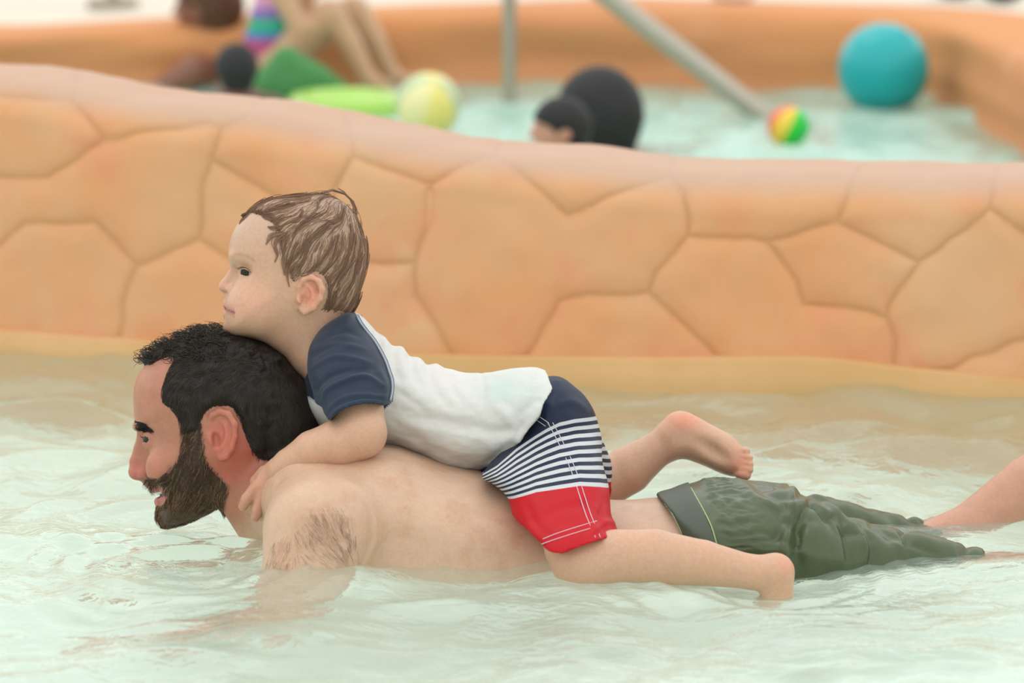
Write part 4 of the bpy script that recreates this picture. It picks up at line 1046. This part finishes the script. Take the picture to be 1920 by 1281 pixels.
    for sg in (-1, 1):
        m = (V[:, 2] * sg > 0); Qs = Q[m[Q].all(1)]; ids = np.unique(Qs); mp = np.full(len(V), -1); mp[ids] = np.arange(len(ids))
        sl = mesh_obj('sleeve', body2world(V[ids]), mp[Qs], CLOTH, baby, cols=np.tile(NAVY, (len(ids), 1)))
        seam = [(672, 592), (680, 606), (691, 621), (705, 638), (717, 657), (727, 676), (735, 697), (740, 712), (741, 730), (738, 748)]
        P = []
        for px, py in catmull(seam, 5, False):
            ws = [v for v in (front(G, px - 3, py, sg), front(F, px, py, sg)) if v is not None]
            if ws: P.append((px, py, (min(ws) if sg < 0 else max(ws)) + sg * .5, 2.5))
        b1 = bar_chain('raglan_seam', P, THREAD_G, sl)
        P2 = [(a + 2.6, b - 1.2, c_, .8) for a, b, c_, d in P]
        bar_chain('raglan_seam', P2, simple('navy_thread', lin('#3A4A66'), .6), sl)
        hem = surf_line(G, [(634, 768), (655, 755), (691, 746), (722, 749), (733, 746)], sg, .6, .1)
        if len(hem) > 3: bar_chain('hem_stitch', hem, bpy.data.materials['navy_thread'], sl)
    cs = []
    for px, py in catmull([(584, 744), (598, 753), (612, 762)], 4, False):
        v = front(F, px, py)
        if v is not None: cs.append((px, py, v - 1, 1.3))
    if len(cs) > 2: bar_chain('chest_seam', cs, THREAD_G, shirt)
    return F
shirtF = build_shirt()
# ---------------------------------------------------------------- swim shorts
def stripe_mat():
    m, nt, b = new_mat('striped_swim_fabric')
    a = nt.nodes.new('ShaderNodeAttribute'); a.attribute_name = 'band'
    def M(op, x, y=None):
        n = nt.nodes.new('ShaderNodeMath'); n.operation = op
        for i, v in enumerate((x, y)):
            if v is None: continue
            if isinstance(v, (int, float)): n.inputs[i].default_value = v
            else: nt.links.new(v, n.inputs[i])
        return n.outputs[0]
    s = a.outputs['Fac']
    fr = M('FRACT', M('MULTIPLY', s, 8.5)); white = M('LESS_THAN', fr, .5)
    def mix(fac, c1, c2):
        n = nt.nodes.new('ShaderNodeMix'); n.data_type = 'RGBA'; nt.links.new(fac, n.inputs[0])
        for i, v in ((6, c1), (7, c2)):
            if isinstance(v, tuple): n.inputs[i].default_value = (*v, 1)
            else: nt.links.new(v, n.inputs[i])
        return n.outputs[2]
    navy = lin('#20293C')
    c = mix(white, navy, lin('#BDBEBF')); c = mix(M('GREATER_THAN', s, 1.0), c, navy); c = mix(M('LESS_THAN', s, 0.0), c, lin('#B30F1C'))
    nt.links.new(c, b.inputs['Base Color']); b.inputs['Roughness'].default_value = .55; b.inputs['Specular IOR Level'].default_value = .2
    n = noise_node(nt, 900); bump(nt, b, n.outputs['Fac'], .1)
    return m
def build_shorts():
    F = Field(axis((895, 1175, 2.8)), axis((695, 1035, 2.8)), axis((-430, 290, 5)))
    F.inflate([(985, 722), (1034, 705), (1061, 712), (1090, 735), (1111, 764), (1121, 793), (1127, 832), (1129, 870), (1124, 905), (1070, 930), (980, 928), (925, 905), (896, 886), (935, 850), (975, 800)],
              82, lambda x, y: 126 + 0 * x, 0, 12)
    nl = [(905, 886), (950, 840), (1040, 800), (1110, 810), (1128, 870), (1137, 908), (1141, 960), (1160, 1010), (1120, 1040), (1040, 1045), (985, 1010), (963, 962), (952, 925), (925, 902)]
    F.inflate(nl, 70, lambda x, y: 104 + 0 * x, lambda x, y: -(92 + 1.45 * np.clip(y - 850, -60, 170)), 22)
    F.chain([(1045, 840, 70, 84), (1072, 890, 150, 80), (1096, 912, 185, 64)], 20)
    hem = [(1158, 972), (1154, 985), (1132, 990), (1111, 994), (1075, 1006), (1047, 1016), (1030, 1014), (1018, 1009), (996, 991), (968, 965), (955, 945)]
    keep(F, [(880, 680), (1160, 680), (1160, 960)] + hem + [(930, 935), (880, 900)])
    V, Q = F.mesh(1); N = normals(V, Q)
    for pts, a, wd in (([(1040, 760), (1070, 752), (1100, 770)], -3, 8), ([(1010, 800), (1020, 760), (1040, 730)], 3.5, 7), ([(940, 900), (1010, 860), (1085, 835)], -2.6, 7), ([(925, 890), (980, 850), (1040, 825)], 2.6, 7),
                       ([(975, 880), (1030, 868), (1080, 872)], 2, 8), ([(1000, 960), (1060, 935), (1120, 925)], 1.6, 9), ([(985, 930), (1000, 960), (1030, 990)], 2, 9), ([(1100, 985), (1125, 965), (1145, 970)], -3, 5),
                       ([(968, 958), (990, 985), (1020, 1006)], 3, 5), ([(1125, 930), (1118, 960), (1128, 985)], 2.4, 6)):
        V = fold(V, N, pts, a, wd)
    V = V + N * (fbm(V, 36, 17, 2) * 1.1)[:, None]
    x, y, w = V.T
    red = np.interp(x, [900, 925, 946, 960, 1004, 1047, 1083, 1119, 1140], [905, 912, 916, 926, 911, 906, 901, 904, 908])
    red = np.interp(x, [900, 946, 962, 1004, 1047, 1083, 1119, 1145], [930, 928, 925, 912, 906, 901, 904, 909])
    top = np.interp(x, [895, 932, 968, 1004, 1025, 1047, 1075, 1119, 1145], [890, 868, 838, 814, 801, 790, 784, 780, 782])
    band = (red - y) / np.maximum(red - top, 20)
    sh = mesh_obj('swim_shorts', body2world(V), Q, stripe_mat(), baby, attrs={'band': band})
    for off in (0, 9):
        ln = surf_line(F, [(1026 + off, 790), (1042 + off, 820), (1062 + off, 862), (1076 + off, 900), (1092 + off, 950), (1108 + off, 988)], -1, .75, .2)
        bar_chain('side_stitch', ln, THREAD_W, sh)
        ln = surf_line(F, [(1012 + off * .3, 1000 - off), (1040, 990 - off), (1080, 978 - off), (1112, 970 - off)], -1, .7, .2)
        bar_chain('hem_stitch', ln, THREAD_W, sh)
    for off in (0, 6): bar_chain('back_stitch', surf_line(F, [(1004 + off, 785 - off), (1013 + off, 791 - off), (1022 + off, 797 - off)], -1, .6, .2), THREAD_W, sh)
    return F
shortsF = build_shorts()
# ---------------------------------------------------------------- the man's trunks
def trunk_mat():
    m = simple('wet_green_nylon', lin('#465034'), .36, .32, 700, .06, .06, coat=.12); return m
def build_trunks():
    gr = trunk_mat()
    F = Field(axis((1225, 1870, 4)), axis((885, 1170, 4)), axis((-320, 330, 6)))
    tp = [(1225, 940), (1262, 919), (1291, 908), (1323, 900), (1357, 897), (1410, 902), (1478, 911), (1519, 926), (1550, 943), (1562, 962), (1572, 982), (1600, 1000), (1620, 1060),
          (1570, 1095), (1500, 1118), (1400, 1130), (1240, 1125), (1215, 1040)]
    F.inflate(tp, 128, lambda x, y: 262 + 0 * x, 0, 20, blur=3)
    F.chain([(1470, 1020, -120, 102), (1620, 1052, -120, 72), (1725, 1062, -105, 60), (1850, 1082, -100, 50)], 30)
    F.chain([(1470, 1020, 110, 102), (1600, 1036, 165, 84), (1725, 1044, 208, 66)], 30)
    F.chain([(1600, 1040, 0, 64), (1700, 1056, -30, 60), (1810, 1074, -60, 50)], 30)
    base = F.f.copy()
    keep(F, [(1232, 930), (1262, 870), (1900, 870), (1835, 1010), (1790, 1180), (1290, 1180), (1268, 990), (1256, 960)])
    V, Q = F.mesh(1); N = normals(V, Q); x, y, w = V.T
    g = sm(1315, 1335, x - (y - 940) * .35) * sm(1430, 1370, x - (y - 940) * .3)
    V = V + N * (g * (2.0 * np.sin((y + 3 * vnoise(V, 14, 5) + w * .6) / 9 * 6.28) + vnoise(V * [1, 2.2, 1], 11, 6) * 2.2))[:, None]
    r = np.maximum(1 - np.abs(fbm(V * [1, .7, .6] + vnoise(V, 60, 8)[:, None] * 20, 92, 27, 3)), 0) ** 2.0
    V = V + N * ((r * 13 - 5) * sm(1390, 1460, x))[:, None]
    for pts, a, wd in (([(1400, 915), (1440, 925), (1470, 960), (1445, 990), (1420, 1000)], 6, 9), ([(1478, 912), (1470, 950), (1455, 1000), (1450, 1050)], -9, 9), ([(1520, 928), (1495, 950), (1478, 990), (1480, 1050)], 8, 10),
                       ([(1560, 960), (1570, 1000), (1575, 1050)], 6, 8), ([(1440, 935), (1500, 918), (1550, 945)], 6, 7), ([(1385, 905), (1420, 935), (1470, 940)], -5, 8), ([(1595, 990), (1605, 1020), (1600, 1050)], -8, 6),
                       ([(1640, 990), (1690, 1010), (1740, 1030)], 4, 7)):
        V = fold(V, N, pts, a, wd)
    tr = mesh_obj('swim_trunks', body2world(V), Q, gr, man)
    # waistband
    B = Field(axis((1225, 1340, 3)), axis((890, 1170, 3)), axis((-320, 330, 6)))
    P = np.stack(np.meshgrid(B.xs, B.ys, B.ws, indexing='ij'), -1).reshape(-1, 3)
    T = F.f; F.f = base; B.f = (F.at(P) - 3.0).reshape(B.f.shape).astype(np.float32); F.f = T
    keep(B, [(1228, 925), (1262, 880), (1298, 880), (1291, 910), (1299, 928), (1310, 950), (1323, 985), (1335, 1030), (1345, 1180), (1290, 1180), (1278, 1020), (1266, 982), (1254, 957), (1238, 938)])
    V, Q = B.mesh(1); wb = mesh_obj('waistband', body2world(V), Q, simple('grey_green_band', lin('#454C3F'), .5, .35, 900, .05, .15), tr)
    pip = simple('light_green_piping', lin('#8FA36A'), .5)
    T = F.f; F.f = base
    for pts in ([(1240, 937), (1254, 957), (1266, 982), (1274, 1005), (1280, 1030)], [(1292, 912), (1299, 928), (1310, 950), (1321, 975), (1328, 1000), (1334, 1026)]):
        ln = surf_line(F, pts, -1, 1.6, 3.2); bar_chain('piping', ln, pip, tr)
    F.f = T
    return F
trunksF = build_trunks()
# ================================================================== people and things in the far pool
class Far:
    """sculpting frame for distant figures: units u metres, origin o"""
    def __init__(s, o, u, yaw=0): s.o = np.array(o, float); s.u = u; s.c, s.s = math.cos(math.radians(yaw)), math.sin(math.radians(yaw))
    def map(s, P):
        P = np.asarray(P, float); x = P[:, 0] * s.c + P[:, 2] * s.s; w = -P[:, 0] * s.s + P[:, 2] * s.c
        return s.o + np.stack([x, w, -P[:, 1]], 1) * s.u
def blob(name, fr, lo, hi, step, build, mat, parent, colf=None, relax=2):
    F = Field(axis((lo[0], hi[0], step)), axis((lo[1], hi[1], step)), axis((lo[2], hi[2], step))); build(F)
    V, Q = F.mesh(relax)
    return mesh_obj(name, fr.map(V), Q, mat, parent, cols=None if colf is None else colf(V))
DARK = simple('black_hair', lin('#262626'), .6, .3, 60, .2); BROWNH = simple('brown_hair', lin('#5E3E2C'), .6, .3, 60, .2)
def flatcol(h): return lambda V: np.tile(np.array(lin(h)), (len(V), 1))
def head_prims(F, c=(0, 0, 0)):
    """head facing -x, centre c, unit 1 = 1 mm"""
    x, y, w = c
    F.ell((x + 8, y - 12, w), (94, 84, 74), 10); F.chain([(x - 30, y + 20, w, 58), (x - 44, y + 66, w, 40)], 20)
    F.chain([(x - 80, y - 5, w, 12), (x - 100, y + 24, w, 15)], 10); F.ell((x - 66, y - 6, w - 32), (14, 10, 16), 8, 'cut'); F.ell((x - 66, y - 6, w + 32), (14, 10, 16), 8, 'cut')
    F.chain([(x - 84, y + 52, w - 18, 8), (x - 84, y + 52, w + 18, 8)], 8); F.ell((x + 8, y + 8, w - 76), (18, 32, 9), 6); F.ell((x + 8, y + 8, w + 76), (18, 32, 9), 6)
    F.chain([(x + 20, y + 60, w, 52), (x + 34, y + 120, w, 54)], 16)
def hair_prims(F, c=(0, 0, 0)):
    x, y, w = c
    F.ell((x + 14, y - 16, w), (104, 94, 86), 10); F.chain([(x + 60, y + 10, w, 58), (x + 56, y + 66, w, 50)], 30)
    F.ell((x - 78, y + 50, w), (70, 75, 110), 10, 'cut'); F.ell((x - 8, y + 42, w - 84), (34, 48, 30), 8, 'cut'); F.ell((x - 8, y + 42, w + 84), (34, 48, 30), 8, 'cut')
# dark-haired man in the water, seen from behind at three quarters
def bather(px, py, Y, yaw, skin, hairm, label, u=.001, lean=0):
    p = atY(px, py, Y); root = empty('person', (p[0], p[1], 0), label, 'person')
    fr = Far(p, u, yaw)
    def body(F):
        head_prims(F)
        F.chain([(40, 130, -60, 60), (50, 165, -165, 62), (40, 300, -200, 46), (-60, 470, -190, 36)], 30, mirror=0)
        F.chain([(50, 170, 0, 110), (60, 330, 0, 120), (60, 480, 0, 125)], 30); F.chain([(50, 200, -70, 90), (60, 440, -60, 95)], 30, mirror=0)
        F.chain([(60, 520, -80, 85), (-160, 540, -110, 70), (-200, 600, -110, 50)], 30, mirror=0)
    blob('body', fr, (-320, -130, -270), (230, 520, 270), 13, body, SKIN, root, flatcol(skin))
    blob('hair', fr, (-130, -140, -120), (160, 120, 120), 9, hair_prims, hairm, root)
    return root
bather(1117, 216, 3.95, 50, '#C98F78', DARK, 'bather with cropped black hair seen from behind, just beyond the stone wall')
bather(1046, 240, 3.3, -20, '#C08E78', DARK, 'bather half hidden behind the black-haired head beyond the wall', .00058)
bather(443, 132, 4.5, 80, '#6A4A3A', DARK, 'child with round black head in front of the seated figures', .0006)
# a bare-chested boy leaning on the rim
def leaning():
    p = atY(385, 12, 5.35); root = empty('person', (p[0], p[1], .1), 'brown-haired person leaning forward at the far rim, head near the frame top', 'person'); fr = Far(p, .00085, 20)
    def body(F):
        head_prims(F); F.chain([(40, 110, 0, 60), (10, 190, 0, 100), (-10, 300, 0, 105), (20, 400, 0, 115)], 30); F.chain([(20, 180, -130, 50), (-110, 270, -150, 40), (-170, 380, -130, 32)], 24, mirror=0)
        F.chain([(20, 420, -70, 80), (-150, 400, -100, 64), (-170, 520, -100, 46)], 24, mirror=0)
    blob('body', fr, (-280, -130, -220), (180, 560, 220), 13, body, SKIN, root, lambda V: np.tile(np.array(lin('#8A5C4A')), (len(V), 1)))
    blob('hair', fr, (-130, -140, -120), (160, 120, 120), 10, hair_prims, BROWNH, root)
    def sh(F):
        F.chain([(20, 400, -60, 98), (-100, 400, -95, 84)], 20, mirror=0); F.chain([(20, 385, 0, 122), (22, 420, 0, 124)], 10)
    blob('swim_shorts', fr, (-200, 280, -230), (170, 540, 230), 13, sh, simple('dark_shorts', lin('#3A2A26'), .7), root)
leaning()
# child in a many-coloured swimsuit sitting with bent knees
def seated():
    p = atY(520, -70, 5.1); root = empty('person', (p[0], p[1], .1), 'child in pink, violet and green swimsuit sitting with both knees raised', 'person'); fr = Far(p, .0012, 0)
    def body(F):
        head_prims(F, (0, -70, 0)); F.chain([(30, 50, 0, 36), (5, 110, 0, 55), (-5, 190, 0, 60)], 20); F.chain([(10, 55, -70, 26), (50, 130, -85, 21), (30, 210, -80, 18)], 14, mirror=0)
    def legs(F):
        for s_, dx in ((-1, 0), (1, 45)):
            F.chain([(0, 200, s_ * 35, 42), (100 + dx, 105, s_ * 48, 30), (112 + dx, 98, s_ * 48, 27)], 16)
            F.chain([(112 + dx, 100, s_ * 48, 27), (150 + dx, 160, s_ * 50, 25), (190 + dx, 235, s_ * 52, 17)], 12)
            F.chain([(190 + dx, 238, s_ * 52, 17), (232 + dx, 250, s_ * 54, 12)], 10)
    def both(F): body(F); legs(F)
    blob('body', fr, (-150, -210, -140), (330, 300, 140), 8, both, SKIN, root, flatcol('#C9A07F'))
    blob('hair', fr, (-130, -210, -110), (150, 60, 110), 9, lambda F: hair_prims(F, (0, -70, 0)), BROWNH, root)
    def suit(F):
        F.chain([(8, 95, 0, 60), (-5, 170, 0, 66), (0, 205, 0, 66)], 14); F.ell((60, 235, -70), (60, 50, 34), 10, 'cut', mirror=0)
    def cols(V):
        y = V[:, 1]; c = np.tile(np.array(lin('#C94C86')), (len(V), 1))
        for a, b, h in ((-99, 90, '#C98BAE'), (90, 112, '#7A62A8'), (112, 140, '#1FA07A'), (140, 156, '#3F6FB0'), (156, 999, '#B2406F')): c[(y >= a) & (y < b)] = lin(h)
        return c
    blob('swimsuit', fr, (-90, 20, -90), (90, 290, 90), 7, suit, simple('bright_swimsuit', (1, 1, 1), .6, attr=True), root, cols)
seated()
# green towel under the raised knees, lime float
def soft(name, fr, lo, hi, step, build, mat, label, cat, **kw):
    o = blob(name, fr, lo, hi, step, build, mat, None); o['label'] = label; o['category'] = cat; return o
p = atY(560, 150, 4.92)
soft('towel', Far((p[0], p[1], .03), .001), (-130, -130, -70), (130, 40, 70), 8, lambda F: (F.chain([(-90, -10, 0, 26), (-30, -70, 0, 34), (20, -40, 0, 30), (100, 0, 0, 22)], 20), F.ell((0, -20, 0), (80, 50, 36), 20)),
     simple('green_terry', lin('#4F8A52'), .9), 'crumpled green towel beneath the raised knees', 'towel')
p = atZ(650, 205)
def ringf(F):
    a = np.linspace(0, 2 * math.pi, 19); F.chain([(math.cos(t) * 110, -8, math.sin(t) * 110, 34) for t in a], 4)
soft('swim_ring', Far((p[0], p[1], 0), .001), (-160, -60, -160), (160, 40, 160), 8, ringf, simple('lime_vinyl', lin('#A9D45C'), .3, coat=.4), 'lime green swim ring floating below the seated child', 'float')
def ball(name, px, py, r, cols, seg, label, rot=(0, 0, 0), valve=True):
    """panelled ball resting in the water at the pixel of its foot"""
    p = atZ(px, py); c = Vector((p[0], p[1], r * .86)); root = empty(name, tuple(c), label, 'ball')
    M = Matrix.Rotation(rot[0], 3, 'X') @ Matrix.Rotation(rot[1], 3, 'Y') @ Matrix.Rotation(rot[2], 3, 'Z'); k = 24 // seg
    for s_ in range(seg):
        V, Fq = [], []; na, nb = 16, k * 2
        for i in range(na + 1):
            th = math.pi * i / na
            for j in range(nb + 1):
                ph = (s_ + j / nb) * 2 * math.pi / seg; d = min(j, nb - j) / nb
                rr = r * (1 - .012 * math.exp(-(d * 9) ** 2))
                V.append(tuple(c + M @ Vector((rr * math.sin(th) * math.cos(ph), rr * math.sin(th) * math.sin(ph), rr * math.cos(th)))))
        for i in range(na):
            for j in range(nb): a = i * (nb + 1) + j; Fq.append((a, a + nb + 1, a + nb + 2, a + 1))
        mesh_obj('panel', V, Fq, cols[s_ % len(cols)], root)
    if valve:
        d = M @ Vector((0, 0, 1)); V = []
        a1 = d.orthogonal().normalized(); b1 = d.cross(a1)
        for h in (0, .03):
            for j in range(12): V.append(tuple(c + d * (r * (.985 + h)) + (a1 * math.cos(j * .5236) + b1 * math.sin(j * .5236)) * r * .09))
        mesh_obj('valve', V, [(j, (j + 1) % 12, 12 + (j + 1) % 12, 12 + j) for j in range(12)] + [tuple(range(12, 24))], cols[0], root)
    return root
vin = lambda n, h: simple(n, lin(h), .35, .4, coat=.15)
ball('beach_ball', 1655, 203, .11, [vin('teal_vinyl', '#0FA3A6')], 6, 'large teal blue ball floating at the far side of the second pool', (.5, .4, 0))
ball('beach_ball', 1478, 272, .047, [vin('blue_vinyl', '#2A79C8'), vin('white_vinyl', '#E8E4DA'), vin('violet_vinyl', '#8A4FA8'), vin('sea_vinyl', '#1FA47A'), vin('red_vinyl', '#E86A45'), vin('yellow_vinyl', '#E8C63F'), vin('green_vinyl', '#22C53A'), vin('green_vinyl_b', '#1FC46A')], 8, 'small red, yellow and green ball floating near the stone wall', (.15, .45, -.1))
ball('beach_ball', 803, 250, .074, [vin('cream_vinyl', '#E6DDA0'), vin('pale_yellow_vinyl', '#E3D778'), vin('sage_vinyl', '#B9C79A')], 6, 'pale yellow ball partly hidden by the stone wall', (.6, .2, .4))
# stair handrail going down into the far pool
steel = simple('brushed_steel', lin('#A9A293'), .35, .5, metal=.55)
def rail(name, pts, r, parent):
    P = catmull(pts, 6, False); V, Q = tubes(P[None], np.full((1, len(P)), r), 12); n = len(P)
    Fq = [tuple(q) for q in Q] + [tuple(range(12))[::-1], tuple(range((n - 1) * 12, n * 12))]
    return mesh_obj(name, V, Fq, steel, parent)
a = atY(955, 150, 4.75); t = atY(955, -120, 4.75); e = atY(1372, 172, 4.62); top = atY(955, -150, 4.75)
hr = empty('handrail', (a[0], a[1], 0), 'steel stair handrail sloping down into the second pool', 'handrail')
rail('post', [(a[0], a[1], -.3), tuple((a + t) / 2), tuple(t)], .017, hr)
m1 = atY(1150, 2, 4.7); d = e - m1
rail('rail', [tuple(top - [.18, 0, -.02]), tuple(top + [0, 0, .0]), tuple(m1), tuple((m1 + e) / 2), tuple(e), tuple(e + d * .6)], .025, hr)
rail('rail_foot', [tuple(e + d * .6), tuple(e + d * .6 + [.02, 0, -.1]), tuple(e + d * .6 + [.02, 0, -.2])], .025, hr)
# things left on the deck
def lump(name, px, py, Y, size, mat, label, cat):
    p = atY(px, py, Y); rs = np.random.RandomState(int(px))
    fr = Far((p[0], p[1], .195), .001)
    def b(F):
        F.ell((0, -size[1] * .45, 0), (size[0], size[1] * .6, size[2]), 14); F.ell((-size[0] * .4, -size[1] * .75, 0), (size[0] * .45, size[1] * .35, size[2] * .7), 20)
        F.chain([(-size[0] * .35, -size[1], 0, 6), (0, -size[1] * 1.35, 0, 6), (size[0] * .35, -size[1], 0, 6)], 6)
    soft(name, fr, (-size[0] * 1.5, -size[1] * 1.7, -size[2] * 1.5), (size[0] * 1.5, size[1] * .5, size[2] * 1.5), 7, b, mat, label, cat)
lump('beach_bag', 1790, 0, 5.75, (70, 60, 45), simple('brown_canvas', lin('#5B4436'), .9), 'dark brown beach bag on the deck above the teal ball', 'bag')
lump('beach_bag', 1880, 0, 5.6, (60, 60, 45), simple('black_canvas', lin('#3B3B3E'), .9), 'charcoal beach bag near the upper right edge of the photo', 'bag')
lump('beach_bag', 1375, 0, 5.55, (60, 34, 40), simple('white_canvas', lin('#E4DDD8'), .9), 'white beach bag on the deck beyond the handrail', 'bag')
po = empty('parasol_pole', tuple(atY(212, 12, 6.1)), 'grey pole standing on the deck at the upper left', 'pole')
q = atY(212, 30, 6.1); rail('pole', [(q[0], q[1], .12), (q[0], q[1], .6), (q[0], q[1], 1.3)], .02, po); rail('foot', [(q[0], q[1], .115), (q[0], q[1], .14), (q[0], q[1], .16)], .07, po)
